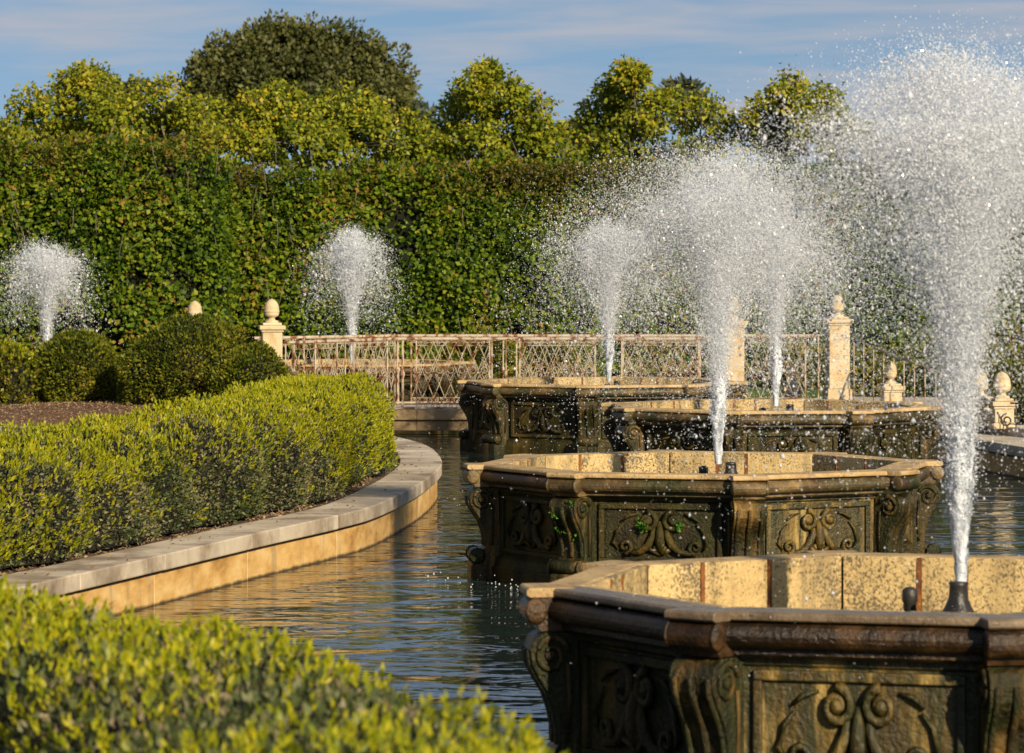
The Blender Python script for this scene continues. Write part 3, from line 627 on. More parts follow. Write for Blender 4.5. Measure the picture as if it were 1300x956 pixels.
# ------------------------------------------------------------------ fountain basins
T22 = math.tan(math.pi/8)
A_IN, A_WALL, A_RIM = 1.62, 1.76, 1.885       # apothems
def make_basin():
    root = empty('stone_basin')
    rr = random.Random(3)
    RC = 2.0   # corner reach
    def edge_obj(mb, name, mat, k, bevel=0.0, parent=None):
        o = mb.build(name, mat, parent or root, bevel); o.rotation_euler = (0, 0, k*math.pi/4); return o
    # shared meshes in edge-local space: u = x along the edge, v = -y outward (towards camera at k=0)
    def sweep(prof, k0=1.0, gap=.004, shrink=0.0):
        """prof list of (apothem, z); mitred ends"""
        mb = MB(); n = len(prof)
        L_ = [(-(a*T22*k0)+gap+shrink, -a, z) for a, z in prof]; R__ = [((a*T22*k0)-gap-shrink, -a, z) for a, z in prof]
        mb.add(L_+R__, [tuple(range(n)), tuple(reversed(range(n, 2*n)))] + [((i+1)%n, i, n+i, n+(i+1)%n) for i in range(n)]); return mb
    rim_prof = [(A_IN+.062, .957), (A_IN+.062, 1.0), (A_RIM-.012, 1.0), (A_RIM, .99), (A_RIM, .965), (A_RIM-.02, .957)]
    roll_prof = [(A_IN+.062, .953), (A_RIM-.03, .953)] + [(A_RIM-.035+.055*math.sin(t), .897+.055*math.cos(t)) for t in [math.pi*i/8 for i in range(9)]] + [(A_RIM-.05, .838), (A_RIM-.05, .815), (A_RIM-.075, .80), (A_IN+.062, .80)]
    wall_prof = [(A_IN+.065, -.35), (A_IN+.065, .80), (A_WALL, .80), (A_WALL, .77), (A_WALL-.02, .755), (A_WALL-.02, .22), (A_WALL+.015, .19), (A_WALL+.03, .13), (A_WALL+.05, .11), (A_WALL+.05, -.35)]
    meshes = {}
    def shared(key, fn, mat):
        if key not in meshes:
            me = fn().mesh(key); me.materials.append(mat); meshes[key] = me
        return meshes[key]
    def put(key, fn, mat, k, name, bevel=0.0, parent=None, half=0.0):
        o = obj(name, shared(key, fn, mat), parent or root, bevel)
        if parent is None: o.rotation_euler = (0, 0, k*math.pi/4 + half)
        return o
    def frame_mb():
        mb = MB(); w = A_WALL*T22-.20; y = -(A_WALL-.02)
        for (x0, x1, z0, z1) in ((-w, w, .70, .745), (-w, w, .245, .285), (-w, -w+.045, .285, .70), (w-.045, w, .285, .70)):
            mb.box(x0, x1, y-.028, y+.02, z0, z1)
        return mb
    def spiral(cx, cz, r0, turns, dirn, y, start=0.0, n=26):
        pts = []
        for i in range(n):
            t = i/(n-1); a = start + dirn*turns*2*math.pi*t; r = r0*(1-t*.86); pts.append((cx+r*math.cos(a), y, cz+r*math.sin(a)))
        return pts
    def relief_mb():
        mb = MB(); y = -(A_WALL-.012)
        for s in (-1, 1):
            mb.tube(spiral(s*.11, .60, .085, 1.6, s, y-.02, math.pi/2 if s > 0 else math.pi/2), [.026-.012*i/25 for i in range(26)], 6)
            mb.lathe([(.045, 0), (.04, .03), (.022, .055), (.004, .06)], (0, 0, 0), 10) if False else None
            mb.tube([(s*.05, y, .56), (s*.06, y-.02, .48), (s*.10, y-.02, .40), (s*.17, y-.015, .345), (s*.27, y-.015, .33)], [.02,.03,.036,.03,.018], 6)
            mb.tube(spiral(s*.30, .385, .06, 1.3, -s, y-.012, -math.pi/2), [.022-.010*i/25 for i in range(26)], 6)
            mb.tube([(s*.36, y, .36), (s*.40, y-.012, .42), (s*.37, y-.01, .52), (s*.31, y-.01, .58)], [.010,.018,.016,.006], 5)
            mb.tube([(s*.20, y, .66), (s*.27, y-.012, .645), (s*.33, y-.012, .60)], [.008,.016,.008], 5)
        mb.tube([(0, y-.01, .34), (0, y-.03, .42), (0, y-.03, .52), (0, y-.01, .60)], [.02,.045,.035,.012], 7)
        for i in range(5):
            a = math.pi*(.2+.15*i); mb.tube([(0, y, .315), (.11*math.cos(a), y-.022, .315+.09*math.sin(a))], [.012, .02], 5)
        for s in (-1, 1):
            c = Vector((s*.11, y-.03, .60)); mb.tube([c+Vector((0,.03,0)), c, c-Vector((0,.02,0))], [.04,.036,.015], 9)
        return mb
    # corner console: radial profile (r, z), extruded across
    cons = [(1.84, .80), (2.02, .80), (2.075, .775), (2.10, .72), (2.09, .655), (2.05, .59), (2.0, .52), (1.965, .43), (1.95, .36), (1.95, .29), (1.965, .27),
            (2.02, .262), (2.05, .24), (2.055, .20), (2.03, .165), (2.075, .15), (2.085, .14), (2.085, -.35), (1.80, -.35)]
    HW = .135
    def console_mb():
        mb = MB(); n = len(cons)
        mb.add([(-HW, -r, z) for r, z in cons] + [(HW, -r, z) for r, z in cons], [tuple(range(n)), tuple(reversed(range(n, 2*n)))] + [((i+1)%n, i, n+i, n+(i+1)%n) for i in range(n)])
        # two raised flutes down the face
        for u in (-.10, 0, .10):
            mb.tube([(u, -(r+.002), z) for r, z in cons[3:10]], .018 if u else .024, 6)
        return mb
    def volute_mb(s0):
        mb = MB()
        for s in (s0,):
            pts = []
            for i in range(30):
                t = i/29; a = math.pi*.9 - t*2*math.pi*1.75; r = .092*(1-t*.85); pts.append((s*(HW+.004), -(1.985+r*math.cos(a)), .695+r*math.sin(a)))
            mb.tube(pts, [.018-.008*i/29 for i in range(30)], 5)
            mb.tube([(s*(HW+.006), -(1.90), .66), (s*(HW+.006), -1.89, .5), (s*(HW+.006), -1.90, .3)], .012, 5)
            mb.tube([(s*HW, -1.985, .695), (s*(HW+.022), -1.985, .695)], [.03, .022], 8)
        return mb
    def foot_mb():
        mb = MB()
        mb.tube([(-.165, -2.03, .21), (-.145, -2.03, .21), (.145, -2.03, .21), (.165, -2.03, .21)], [.035,.06,.06,.035], 12)
        mb.tube([(-.15, -2.03, .21), (-.155, -2.03, .21)], [.072,.05], 10); mb.tube([(.15, -2.03, .21), (.155, -2.03, .21)], [.072,.05], 10)
        return mb
    def extr(prof, b):
        mb = MB(); n = len(prof)
        mb.add([(-b, -r, z) for r, z in prof] + [(b, -r, z) for r, z in prof], [tuple(range(n)), tuple(reversed(range(n, 2*n)))] + [((i+1)%n, i, n+i, n+(i+1)%n) for i in range(n)])
        return mb
    def corner_mb(): return extr([(1.86, .9575), (1.86, 1.0025), (2.105, 1.0025), (2.12, .992), (2.12, .968), (2.10, .9575)], .15)
    def corner_roll_mb():
        mb = extr([(1.86, .806), (1.86, .9565), (2.075, .9565)] + [(2.07+.058*math.sin(t), .897+.058*math.cos(t)) for t in [math.pi*i/8 for i in range(1, 8)]] + [(2.06, .838), (2.045, .806)], .135)
        for s in (-1, 1): mb.tube([(s*.13, -2.068, .897), (s*.147, -2.068, .897), (s*.155, -2.068, .897)], [.062, .062, .045], 12)
        return mb
    def slab_fn(x0, x1):
        def f():
            mb = MB(); mb.box(x0, x1, -(A_IN+.058), -(A_IN), .30, .999); return mb
        return f
    def strip_fn(x):
        def f():
            mb = MB(); mb.box(x-.013, x+.013, -(A_IN+.05), -(A_IN-.005), .30, .995); return mb
        return f
    for k in range(8):
        put('rim_stone', lambda: sweep(rim_prof), M['rim'], k, 'rim_stone', .006)
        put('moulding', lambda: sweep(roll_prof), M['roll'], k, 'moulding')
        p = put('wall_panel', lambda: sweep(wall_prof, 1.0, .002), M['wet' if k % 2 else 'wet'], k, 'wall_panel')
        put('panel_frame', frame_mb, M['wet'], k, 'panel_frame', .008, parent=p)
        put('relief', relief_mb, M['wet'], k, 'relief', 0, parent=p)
        h = math.pi/8
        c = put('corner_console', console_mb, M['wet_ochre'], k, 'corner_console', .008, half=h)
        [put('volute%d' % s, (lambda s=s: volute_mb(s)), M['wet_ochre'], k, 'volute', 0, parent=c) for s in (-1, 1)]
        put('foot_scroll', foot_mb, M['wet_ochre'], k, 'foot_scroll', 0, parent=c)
        put('corner_block', corner_mb, M['rim'], k, 'corner_block', .006, half=h)
        put('corner_moulding', corner_roll_mb, M['roll'], k, 'corner_moulding', 0, half=h)
        e = A_IN*T22; cuts = [-e-.009, -.16 if k % 2 else -.05, .30 if k % 2 else .22, e+.009]
        for i in range(3):
            put('slab%d%d' % (k % 2, i), slab_fn(cuts[i]+.014, cuts[i+1]-.014), M['lining'], k, 'lining_slab', .004)
        for i in (1, 2): put('strip%d%d' % (k % 2, i), strip_fn(cuts[i]), M['rust'], k, 'iron_joint')
    wm = MB(); wm.prism([(1.69*math.cos(a), 1.69*math.sin(a)) for a in [math.pi/8+math.pi/4*i for i in range(8)]], .40, .46)
    wm.build('basin_water', M['water'], root)
    nz = MB(); nz.lathe([(.10,.44),(.10,.80),(.10,.85),(.072,.89),(.052,.93),(.047,.985),(.054,1.0),(.04,1.005)], (.24, 0, 0), 18); nz.build('nozzle', M['bronze'], root)
    sn = MB(); sn.lathe([(.036,.44),(.036,.88),(.044,.89),(.044,.94),(.024,.955)], (-.06, .25, 0), 12); sn.build('side_nozzle', M['bronze'], root)
    return root
proto = make_basin()
BAS = [ # centre px, distance, rotation of the vertices (deg), label
    (1160, 19.2, 7.5, 'octagonal wet stone basin with dark bronze nozzle showing above its rim'),
    (894, 32.6, 7.5, 'octagonal stone basin with mossy scroll carvings facing the end of the boxwood hedge'),
    (978, 45.3, 27, 'octagonal basin half hidden behind the mossy scroll-carved basin'),
    (765, 54.0, -7.5, 'octagonal stone basin standing right in front of the iron bridge railing'),
    (447, 63.8, 5, 'octagonal basin seen through the lattice of the bridge railing'),
    (60, 63.0, 12, 'octagonal basin behind the ball shrub and square-cut hedge')]
basins = []
for i, (cx, d, rot, lab) in enumerate(BAS):
    b = proto if i == 0 else copy_tree(proto)
    b.scale = (1, 1, 1); b.location = (pxx(cx, d), d, 0)
    # a vertex sits at (k+.5)*45 deg from the camera-facing normal; positive rot = to the right
    b.rotation_euler = (0, 0, R_(rot - 22.5))
    if i == 0: b.scale = (.965, .965, 1.125)
    tag(b, lab, 'fountain basin', 'octagonal fountain basins'); basins.append(b)
def override(b, name, ks, mat):
    for o in b.children:
        if o.name.split('.')[0] == name:
            k = round((o.rotation_euler.z - (math.pi/8 if name.startswith('corner') else 0))/(math.pi/4)) % 8
            if k in ks:
                for t in [o] + (list(o.children) if name in ('wall_panel', 'corner_console') else []):
                    t.material_slots[0].link = 'OBJECT'; t.material_slots[0].material = mat
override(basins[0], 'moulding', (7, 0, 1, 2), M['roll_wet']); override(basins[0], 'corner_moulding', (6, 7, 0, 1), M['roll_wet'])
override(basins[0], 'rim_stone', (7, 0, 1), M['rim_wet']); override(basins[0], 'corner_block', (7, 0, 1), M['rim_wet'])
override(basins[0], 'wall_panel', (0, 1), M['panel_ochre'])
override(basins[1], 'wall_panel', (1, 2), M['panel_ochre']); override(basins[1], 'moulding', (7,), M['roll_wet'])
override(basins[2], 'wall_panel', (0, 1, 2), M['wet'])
# moss tufts live on the second basin's consoles (its own parts)
def moss_on(b):
    rg = np.random.default_rng(9)
    me = bpy.data.meshes.new('moss')
    P = []; Nn = []
    a = math.pi/8 - 2*math.pi/8
    for k in range(420):
        z = .44 + .34*rg.beta(2.2, 1.6); r = 2.08 if z > .62 else 2.08 - (.62-z)*.62
        u = rg.uniform(-.12, .12); P.append((u, -r-.004, z)); Nn.append((0, -1, .3))
    P = np.array(P); A = np.array(Nn) + rg.normal(size=P.shape)*.5
    kp = fnoise(P, 16, 4, 2) > -.05; P = P[kp]; A = A[kp]
    o = obj('moss', quads_mesh('moss', leaf_quads(P, A, .028*rg.uniform(.6, 1.5, len(P)), .03, rg), M['moss']), b); tag(o, kind='stuff')
    return o
def moss_panel(b):
    rg = np.random.default_rng(19); P = []
    for cx, cz, r, n in ((-.15, .555, .038, 130), (.165, .56, .028, 80)):
        P.append(np.stack([cx+rg.normal(size=n)*r*.5, np.full(n, -(A_WALL+.028))+rg.uniform(0, .02, n), cz+rg.normal(size=n)*r*.6], 1))
    P = np.concatenate(P); A = rg.normal(size=P.shape)*.5 + np.array([0, -.4, .5])
    o = obj('moss', quads_mesh('moss', leaf_quads(P, A, .024*rg.uniform(.6, 1.5, len(P)), .022, rg), M['moss']), b); tag(o, kind='stuff')
moss_panel(basins[1])
mo = moss_on(basins[1]); mo.rotation_euler = (0, 0, -math.pi/8)

# ------------------------------------------------------------------ water jets
OCT_V = np.array([(1,0,0),(-1,0,0),(0,1,0),(0,-1,0),(0,0,1),(0,0,-1)], float)
OCT_F = np.array([(0,2,4),(2,1,4),(1,3,4),(3,0,4),(2,0,5),(1,2,5),(3,1,5),(0,3,5)])
TET_V = np.array([(1,1,1),(-1,-1,1),(-1,1,-1),(1,-1,-1)], float)*.80
TET_F = np.array([(0,1,2),(0,3,1),(0,2,3),(1,3,2)])
def drops_mesh(name, P, r, stretch, mat, rcut):
    """water drops: larger ones as stretched octahedra, small ones as tetrahedra"""
    big = r > rcut; Pb, rb, sb = P[big], r[big], stretch[big]; n = len(Pb)
    V = Pb[:, None, :] + OCT_V[None]*rb[:, None, None]
    V[:, 4] += (sb*rb)[:, None]*np.array([0, 0, 1.0]); V[:, 5] -= (sb*rb)[:, None]*np.array([0, 0, 1.0])
    F1 = (np.arange(n)[:, None, None]*6 + OCT_F[None]).reshape(-1, 3)
    Ps, rs = P[~big], r[~big]; m = len(Ps); V2 = Ps[:, None, :] + TET_V[None]*rs[:, None, None]
    F2 = n*6 + (np.arange(m)[:, None, None]*4 + TET_F[None]).reshape(-1, 3)
    VV = np.concatenate([V.reshape(-1, 3), V2.reshape(-1, 3)]); F = np.concatenate([F1, F2])
    me = bpy.data.meshes.new(name); me.vertices.add(len(VV)); me.vertices.foreach_set('co', VV.astype(np.float32).ravel())
    me.loops.add(len(F)*3); me.loops.foreach_set('vertex_index', F.astype(np.int32).ravel())
    me.polygons.add(len(F)); me.polygons.foreach_set('loop_start', np.arange(0, len(F)*3, 3, dtype=np.int32))
    me.polygons.foreach_set('use_smooth', np.ones(len(F), dtype=bool)); me.update(calc_edges=True); me.materials.append(mat); return me
def mist_mesh(name, P, r, mat, rg):
    """droplets under a pixel: one tiny randomly turned facet each"""
    n = len(P); A = nrmz(rg.normal(size=(n, 3))); B = nrmz(np.cross(A, rg.normal(size=(n, 3)))); rr = r[:, None]
    V = np.stack([P + A*rr*1.15, P - A*rr*.6 + B*rr, P - A*rr*.6 - B*rr], 1)
    me = bpy.data.meshes.new(name); me.vertices.add(n*3); me.vertices.foreach_set('co', V.astype(np.float32).ravel())
    me.loops.add(n*3); me.loops.foreach_set('vertex_index', np.arange(n*3, dtype=np.int32))
    me.polygons.add(n); me.polygons.foreach_set('loop_start', np.arange(0, n*3, 3, dtype=np.int32))
    me.update(calc_edges=True); me.materials.append(mat); return me
def water_jet(loc, H, vh, n, rmean, label, seed, nm=20000, ncl=500, wind=(0, 0), fall=1.5, thin=.16, rcut=1.5, zlo=.20):
    rg = np.random.default_rng(seed); root = empty('water_jet', loc, 0, label, 'water jet', 'fountain jets')
    g = 9.81
    mb = MB(); ring = 14; K = 40; top = H*.36
    vs = []; fs = []
    for k in range(K):
        t = k/(K-1); z = top*t; R = .030 + .080*t**1.1
        for i in range(ring):
            a = 2*math.pi*i/ring; q = R*(1 + (.06+.30*t)*math.sin(a*3+z*17+seed) * math.sin(z*23+a*2+seed*2) + (.05+.22*t)*rg.normal()) * (1 if t < .45 else max(.02, 1-((t-.45)/.55)**1.3))
            vs.append((q*math.cos(a), q*math.sin(a), z))
    for k in range(K-1):
        for i in range(ring): j = (i+1)%ring; fs.append((k*ring+i, k*ring+j, (k+1)*ring+j, (k+1)*ring+i))
    mb.add(vs, fs, True); mb.build('column', M['foam'], root)
    zb = H*rg.uniform(zlo, .84, ncl); uu = rg.uniform(0, 1, ncl)**.62
    ht = H*(1-np.abs(rg.normal(size=ncl))*.10-.16*uu**2); ht = np.maximum(ht, zb*1.05)
    v1 = np.sqrt(2*g*(ht-zb)); an = rg.uniform(0, 6.283, ncl); hv = vh*uu
    tcl = rg.uniform(0, 1, ncl)**fall
    def cloud(n, spread, fr):
        nr = int(n*fr); s = rg.uniform(.04, 1, nr)**.6; z = H*.86*s; R = (.036 + .29*s**1.45)
        rad = R*np.abs(rg.normal(size=nr))*.62 + .01*s; a = rg.uniform(0, 6.283, nr)
        P1 = np.stack([rad*np.cos(a), rad*np.sin(a), z], 1)
        n2 = n - nr; ci = rg.integers(0, ncl, n2)
        zb_ = zb[ci]; v_ = v1[ci] + rg.normal(size=n2)*.17*spread*np.where((ci % 3) == 0, .35, 1.0); fil = np.where((ci % 3) == 0, .30, 1.0); hx = hv[ci]*np.cos(an[ci]) + rg.normal(size=n2)*vh*.15*spread*fil; hy = hv[ci]*np.sin(an[ci]) + rg.normal(size=n2)*vh*.15*spread*fil
        tmax = (v_ + np.sqrt(np.maximum(v_*v_ + 2*g*(zb_+.25), 0)))/g
        t = np.clip(tcl[ci]*tmax + rg.normal(size=n2)*.06*spread*np.where((ci % 3) == 0, 1.5, 1.0), 0, None); t = np.minimum(t, tmax)
        st = .03 + .2*(zb_/H)**1.5
        P2 = np.stack([hx*t + rg.normal(size=n2)*st*.4*fil + wind[0]*t*t, hy*t + rg.normal(size=n2)*st*.4*fil + wind[1]*t*t, zb_ + v_*t - .5*g*t*t], 1)
        low = np.clip((P2[:, 2]-H*.12)/(H*.45), thin, 1); P2 = P2[(rg.uniform(size=n2) < low)]
        P = np.concatenate([P1, P2]); return P[P[:, 2] > -.9]
    P = cloud(n, .75, .20)
    r = rmean*.86*np.exp(rg.normal(size=len(P))*.36); r *= np.where(rg.uniform(size=len(P)) < .012, 1.7, 1.0)
    tag(obj('spray', drops_mesh('spray', P, r, rg.uniform(0, .9, len(P)), M['spray'], rcut*rmean), root), kind='stuff')
    P = cloud(nm, 1.25, .24); r = rmean*.78*rg.uniform(.6, 1.3, len(P))
    tag(obj('mist', mist_mesh('mist', P, r, M['mist'], rg), root), kind='stuff')
    return root
def jet_at(pxc, d, z=.985, **k): return water_jet((pxx(pxc, d), d, z), **k)
jet_at(1220, 19.2, z=1.12, H=2.78, vh=2.0, n=36000, nm=330000, rmean=.0052, label='tallest heavy white jet bursting from the bronze nozzle', seed=1, rcut=1.0, ncl=900, fall=1.6, thin=.06, zlo=.22)
jet_at(912, 32.6, H=2.78, vh=2.3, n=28000, nm=310000, rmean=.0054, label='broad white plume rising from the mossy scroll-carved basin', seed=2, ncl=900, fall=1.4, zlo=.20, thin=.10)
jet_at(985, 45.3, H=2.55, vh=1.5, n=13000, nm=85000, rmean=.0072, label='white jet rising from the basin behind the mossy basin', seed=3, ncl=500, fall=1.3, zlo=.14, thin=.24)
jet_at(773, 54.0, H=2.42, vh=1.55, n=12000, nm=75000, rmean=.0082, label='white jet in front of the bridge railing', seed=4, ncl=420, fall=1.3, zlo=.14, thin=.24)
jet_at(447, 63.8, H=2.34, vh=1.2, n=10000, nm=52000, rmean=.0094, label='white jet seen behind the bridge railing against the hedge', seed=5, ncl=380, fall=1.3, zlo=.14, thin=.24)
jet_at(60, 63.0, H=2.10, vh=1.35, n=10000, nm=52000, rmean=.0094, label='white jet rising behind the ball shrub', seed=6, ncl=380, fall=1.3, zlo=.14, thin=.24)

# ------------------------------------------------------------------ bridge and railings
BR = 58.4; DECK = .40
br = empty('stone_bridge', (1.5, BR+1, 0), 0, 'low flat stone footbridge under the rusty lattice railing', 'bridge')
def bpart(name, x0, x1, y0, y1, z0, z1, mat, bev=.008):
    m = MB(); m.box(x0-1.5, x1-1.5, y0-BR-1, y1-BR-1, z0, z1); return m.build(name, mat, br, bev)
xs = [-3.6, -1.5, .35, 2.3, 4.1, 6.2]
for i in range(5):
    bpart('cornice_stone', xs[i]+.003, xs[i+1]-.003, BR-.10, BR+.30, DECK-.16, DECK, M['bridge'])
    bpart('fascia_stone', xs[i]+.003, xs[i+1]-.003, BR-.04, BR+.28, .07, DECK-.165, M['bridge'])
    bpart('cornice_stone', xs[i]+.003, xs[i+1]-.003, BR+2.1, BR+2.5, DECK-.16, DECK, M['bridge'])
bpart('deck', -3.6, 6.2, BR+.305, BR+2.095, .10, DECK-.004, M['paving'])
bpart('pier', 1.9, 2.4, BR+.2, BR+2.2, -.6, .09, M['bridge'])
def scroll_pts(cx, cz, r, s, n=12, turns=1.25):
    return [(cx + s*r*(1-t*.75)*math.cos(math.pi*.5+turns*2*math.pi*t), 0, cz + r*(1-t*.75)*math.sin(math.pi*.5+turns*2*math.pi*t)) for t in [i/(n-1) for i in range(n)]]
RH = 1.14
def lattice_mesh(Lp):
    mb = MB(); nb = max(2, round(Lp/.185)); p = Lp/nb; z0, z1 = .10, RH-.13; r = .0062
    trav = 2*p
    for k in range(-2, nb+1):
        for s in (1, -1):
            xa, xb = k*p, k*p+trav; ya, yb = z0, z1
            if xa < 0: ya = z0 + (0-xa)/trav*(z1-z0); xa = 0
            if xb > Lp: yb = z0 + (Lp-(k*p))/trav*(z1-z0); xb = Lp
            if xb <= xa: continue
            if s > 0: mb.tube([(xa, .006, ya), (xb, .006, yb)], r, 4, False)
            else: mb.tube([(Lp-xa, -.006, ya), (Lp-xb, -.006, yb)], r, 4, False)
    zm = (z0+z1)/2
    for k in range(nb):
        cx = (k+.5)*p
        mb.tube([(cx+.052*math.cos(a), 0, zm+.052*math.sin(a)) for a in [2*math.pi*i/14 for i in range(15)]], .0065, 4, False)
        for s in (-1, 1):
            for q in (-1, 1): mb.tube([(cx+s*.04*abs(math.cos(t)), 0, zm+q*(.06+.05*t)) for t in (0, .5, 1, 1.5, 2)], .005, 4, False)
            mb.tube(scroll_pts(cx+s*p*.25, RH-.085, .034, s), .006, 4, False)
            mb.tube(scroll_pts(cx+s*p*.25, .062, .034, s), .006, 4, False)
    mb.tube([(0, 0, z1+.0), (Lp, 0, z1+.0)], .008, 4, False); mb.tube([(0, 0, z0), (Lp, 0, z0)], .008, 4, False)
    return mb
def railing(name, pts, label, mat, panel=1.42, narrow=.22, cat='railing', zoff=DECK, first_narrow=True):
    root = empty(name, (pts[0][0], pts[0][1], zoff), 0, label, cat); o0 = Vector((pts[0][0], pts[0][1]))
    for (a, b) in zip(pts[:-1], pts[1:]):
        a = Vector(a[:2]); b = Vector(b[:2]); L_ = (b-a).length; ang = math.atan2(b.y-a.y, b.x-a.x)
        n = max(1, round(L_/(panel+2*narrow))); unit = L_/n; Lp = unit - 2*narrow
        def place(o, s):
            p = a + (b-a)*(s/L_) - o0; o.location = (p.x, p.y, 0); o.rotation_euler = (0, 0, ang)
        for nm, z0, z1, hw in (('top_rail', RH-.04, RH, .032), ('bottom_rail', .012, .036, .016), ('middle_rail', RH-.052, RH-.04, .012)):
            m = MB(); m.box(0, L_, -hw, hw, z0, z1); place(m.build(nm, mat, root, .006 if nm == 'top_rail' else 0), 0)
        lm = lattice_mesh(Lp); me = lm.mesh('lattice'); me.materials.append(mat)
        pm = MB(); pm.box(-.011, .011, -.011, .011, 0, RH-.045); pme = pm.mesh('post'); pme.materials.append(mat)
        cm = MB(); cm.lathe([(.016,0),(.016,.05),(.011,.07),(.011,.5),(.022,.53),(.03,.56),(.022,.59),(.011,.62),(.011,1.05),(.018,1.09)], (0,0,0), 8); cme = cm.mesh('baluster'); cme.materials.append(mat)
        for i in range(n):
            s = i*unit
            place(obj('post', pme, root), s+narrow); place(obj('lattice', me, root), s+narrow); place(obj('post', pme, root), s+narrow+Lp)
            place(obj('baluster', cme, root), s+.01 if i == 0 else s)
        place(obj('baluster', cme, root), L_-.01)
    return root
PL = (pxx(345, 55.6), 55.6); PR = (pxx(930, 58.4), 58.6)
railing('iron_railing', [(pxx(362, 55.8), 55.8), (pxx(511, BR)-.0, BR+.02), (pxx(905, BR), BR+.02)], 'rust-streaked cream lattice railing along the near side of the bridge', M['railing'])
railing('iron_railing', [(pxx(262, 58.3), 58.3), (pxx(505, BR+2.2), BR+2.25), (pxx(1040, BR+2.2), BR+2.25)], 'second lattice railing on the far side of the bridge, seen through the near one', M['railing'])

# ------------------------------------------------------------------ stone piers with acorn finials
def acorn_pier(loc, h, w, label, shaft='tall', group='stone piers with acorn finials', s=1.0):
    root = empty('acorn_pier', loc, R_(8), label, 'pier', group); hw = w/2
    m = MB(); m.box(-hw*1.18, hw*1.18, -hw*1.18, hw*1.18, -.03, .16*h if shaft == 'tall' else .05); m.build('plinth', M['limestone'], root, .012)
    z0 = .16*h if shaft == 'tall' else .05
    m = MB(); m.box(-hw, hw, -hw, hw, z0, h-.12); m.build('shaft', M['limestone'], root, .015)
    m = MB()
    m.box(-hw*1.12, hw*1.12, -hw*1.12, hw*1.12, h-.12, h-.085); m.box(-hw*1.3, hw*1.3, -hw*1.3, hw*1.3, h-.083, h-.02); m.box(-hw*.95, hw*.95, -hw*.95, hw*.95, h-.018, h+.02)
    m.build('cap', M['limestone'], root, .01)
    m = MB(); r = .105*s
    m.lathe([(r*.95, h+.02), (r*.95, h+.045), (r*.55, h+.06), (r*.42, h+.085), (r*.60, h+.105), (r*1.0, h+.125), (r*1.06, h+.16), (r*1.02, h+.165), (r*1.10, h+.175), (r*1.12, h+.20), (r*1.05, h+.205), (r*1.06, h+.23), (r*.98, h+.28), (r*.78, h+.325), (r*.45, h+.36), (r*.12, h+.378), (.004, h+.38)], (0, 0, 0), 20)
    m.build('acorn_finial', M['limestone'], root)
    return root
acorn_pier((PL[0], PL[1], COP_Z-.03), 1.42, .30, 'cream stone pier with acorn finial where the lattice railing meets the shrub mound', s=1.0)
acorn_pier((pxx(246, 58.2), 58.4, COP_Z-.03), 1.36, .30, 'acorn finial of a stone pier poking up behind the wide shrub mound', s=1.0)
acorn_pier((PR[0], PR[1], COP_Z-.012), 1.42, .34, 'tall stone pier veiled by the broad plume at the railing end', s=1.05)
acorn_pier((pxx(1063, 61.4), 61.4, COP_Z-.012), 1.40, .35, 'tall ochre-stained stone pier with acorn finial and sloping stair rail beside it', s=1.05)
acorn_pier((pxx(1005, 62.5), 62.5, COP_Z-.10), .32, .26, 'tiny ochre acorn pier between the two tall piers', 'low', s=.75)
acorn_pier((pxx(1131, 60.0), 60.0, COP_Z-.012), .34, .30, 'low stone pier with acorn under the sloping stair rail', 'low', s=.85)
KZ = .52
acorn_pier((pxx(1245, 50.6), 50.6, KZ), .36, .30, 'low acorn pier partly veiled by the tallest jet, on the upper kerb', 'low', s=.9)
acorn_pier((pxx(1272, 50.0), 50.0, KZ), .36, .27, 'low acorn pier with short iron scroll railing on the upper kerb', 'low', s=1.05)
# upper kerb of the right-hand terrace
kb = empty('stone_kerb', (6.4, 50.5, COP_Z-.012), 0, 'low stone kerb carrying the low acorn piers', 'kerb')
kp = [Vector((5.75, 53.6)), Vector((6.1, 52.0)), Vector((6.55, 50.3)), Vector((7.1, 48.6)), Vector((8.0, 46.2))]
for a, b in zip(kp[:-1], kp[1:]):
    t = (b-a).normalized(); n = Vector((-t.y, t.x))*.30; q = [a+t*.004, b-t*.004, b-t*.004+n*1.6, a+t*.004+n*1.6]
    m = MB(); m.prism([(v.x-6.4, v.y-50.5) for v in q], -.02, .12); m.build('kerb_stone', M['coping'], kb, .01)
# stair rail and the short scroll railing
sr = empty('stair_rail', (pxx(1078, 61.2), 61.2, COP_Z), 0, 'thin iron handrail sloping down from the tall ochre-stained pier', 'railing')
A = px(1078, 428, 61.9)-Vector(sr.location); B = px(1195, 474, 58.0)-Vector(sr.location)
m = MB(); m.tube([A, B, B+Vector((.1, -.1, -.06))], .016, 6); m.build('handrail', M['railing'], sr)
for i in range(9):
    p = A.lerp(B, (i+.5)/9); m = MB(); m.tube([(p.x, p.y, -.02), (p.x, p.y, p.z)], .009, 5); m.build('baluster', M['railing'], sr)
r2 = empty('scroll_railing', (pxx(1283, 49.6), 49.6, KZ), 0, 'short dark iron railing with scroll end beside the low acorn pier', 'railing')
e = Vector((1.5, -1.6, 0))
m = MB(); m.tube([(0, 0, .33), tuple(e+Vector((0, 0, .33)))], .012, 6); m.build('top_rail', M['iron'], r2)
m = MB(); m.tube([(0, 0, .05), tuple(e+Vector((0, 0, .05)))], .008, 6); m.build('bottom_rail', M['iron'], r2)
for i in range(12):
    p = e*((i+.5)/12); m = MB(); m.tube([(p.x, p.y, 0), (p.x, p.y, .33)], .008, 5); m.build('baluster', M['iron'], r2)
m = MB(); m.tube([(x-.06, -.05, z+.10) for x, _, z in scroll_pts(0, .0, .09, 1, 18, 1.5)], .012, 6); m.build('scroll', M['iron'], r2)

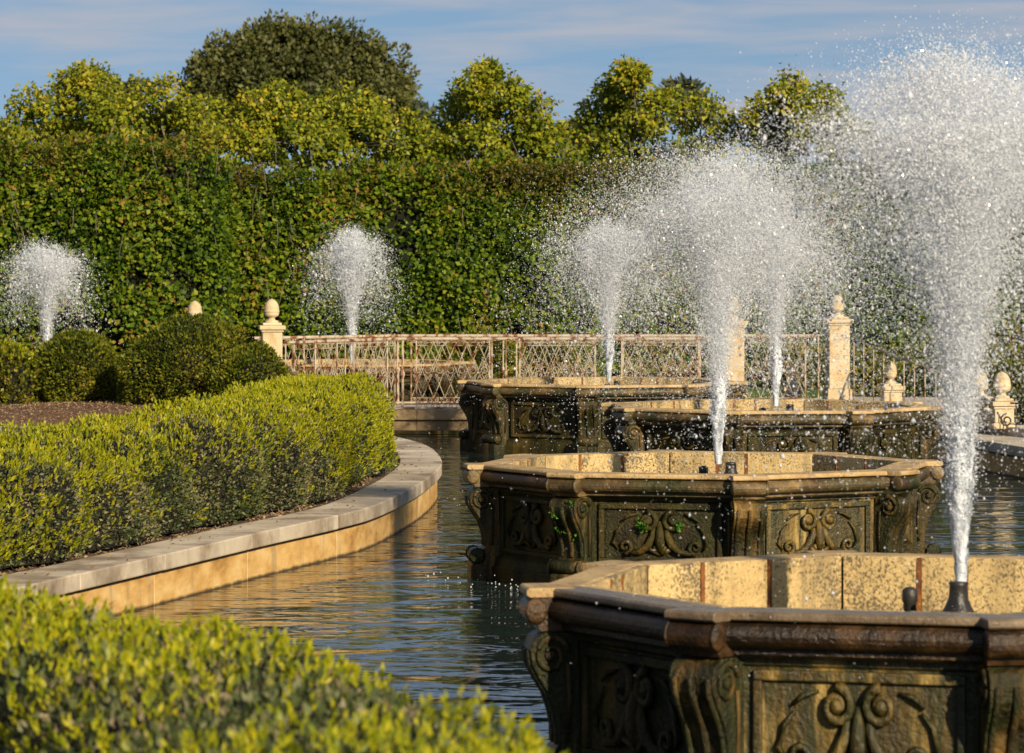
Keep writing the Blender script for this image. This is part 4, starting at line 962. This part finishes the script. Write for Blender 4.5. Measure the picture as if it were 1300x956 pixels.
# ------------------------------------------------------------------ ground litter
def litter(name, n, fx, L_, mat, label_kind, seed):
    rg = np.random.default_rng(seed); P = fx(rg, n); A = rg.normal(size=P.shape)*np.array([1, 1, .35]) + np.array([0, 0, .12 if mat != 'grass' else 1.6])
    o = obj(name, quads_mesh(name, leaf_quads(P, A, L_*rg.uniform(.5, 1.3, len(P)), L_*.35, rg), M[mat])); tag(o, kind='stuff'); return o
LE = np.array([(p.x, p.y) for p in offset_poly(left_edge, .62)])
def along(rg, n):
    i = rg.uniform(20, len(LE)-12, n); k = i.astype(int); f = (i-k)[:, None]; p = LE[k]*(1-f)+LE[k+1]*f
    return np.stack([p[:, 0]+rg.normal(size=n)*.07-.05, p[:, 1]+rg.normal(size=n)*.1, np.full(n, COP_Z-.02)], 1)
o = litter('dry_leaf_litter', 3800, along, .05, 'dry', None, 5); tag(o, 'dry brown leaf litter along the inner edge of the curved coping', 'leaf litter')
def verge(rg, n): return np.stack([rg.uniform(-13, -7.3, n), rg.uniform(53.1, 55.1, n), np.full(n, COP_Z-.025)], 1)
o = litter('verge_grass', 5000, verge, .06, 'grass', None, 6); tag(o, 'short grass strip between the path and the square-cut hedge', 'grass')
def mul(rg, n):
    u = rg.uniform(.05, .95, n); v = rg.uniform(.05, .95, n); h = np.sin(math.pi*u)**.6*np.sin(math.pi*v)**.6
    return np.stack([-8.9+5.2*u, 53.1+5.5*v, COP_Z-.05+.24*h], 1)
o = litter('bark_chips', 5000, mul, .05, 'dry', None, 8); tag(o, 'brown bark chips heaped under the ball shrub', 'mulch')

LC = np.array([(p.x, p.y) for p in offset_poly(left_edge, .22)])
def on_coping(rg, n):
    i = rg.uniform(30, len(LC)-20, n); k = i.astype(int); f = (i-k)[:, None]; p = LC[k]*(1-f)+LC[k+1]*f
    return np.stack([p[:, 0]+rg.normal(size=n)*.11, p[:, 1]+rg.normal(size=n)*.1, np.full(n, COP_Z+.006)], 1)
o = litter('fallen_leaves', 130, on_coping, .045, 'dry', None, 15); tag(o, 'few dry leaves fallen on top of the curved coping', 'fallen leaves')
def drip(rg, n):
    c = rg.integers(0, 2, n); cx = np.where(c == 0, basins[0].location.x, basins[1].location.x); cyy = np.where(c == 0, basins[0].location.y, basins[1].location.y)
    a = rg.normal(size=n)*.5 + math.pi*1.12; rr = rg.uniform(1.95, 2.5, n)
    return np.stack([cx+rr*np.cos(a), cyy+rr*np.sin(a), np.abs(rg.normal(size=n))*.03], 1)
rg = np.random.default_rng(44); P = drip(rg, 110)
tag(obj('splash_drops', drops_mesh('splash_drops', P, .006*np.exp(rg.normal(size=len(P))*.3), rg.uniform(0, .6, len(P)), M['spray'], 0.0)), 'small splashing drops on the channel water at the feet of the basins', 'splash', kind='stuff')
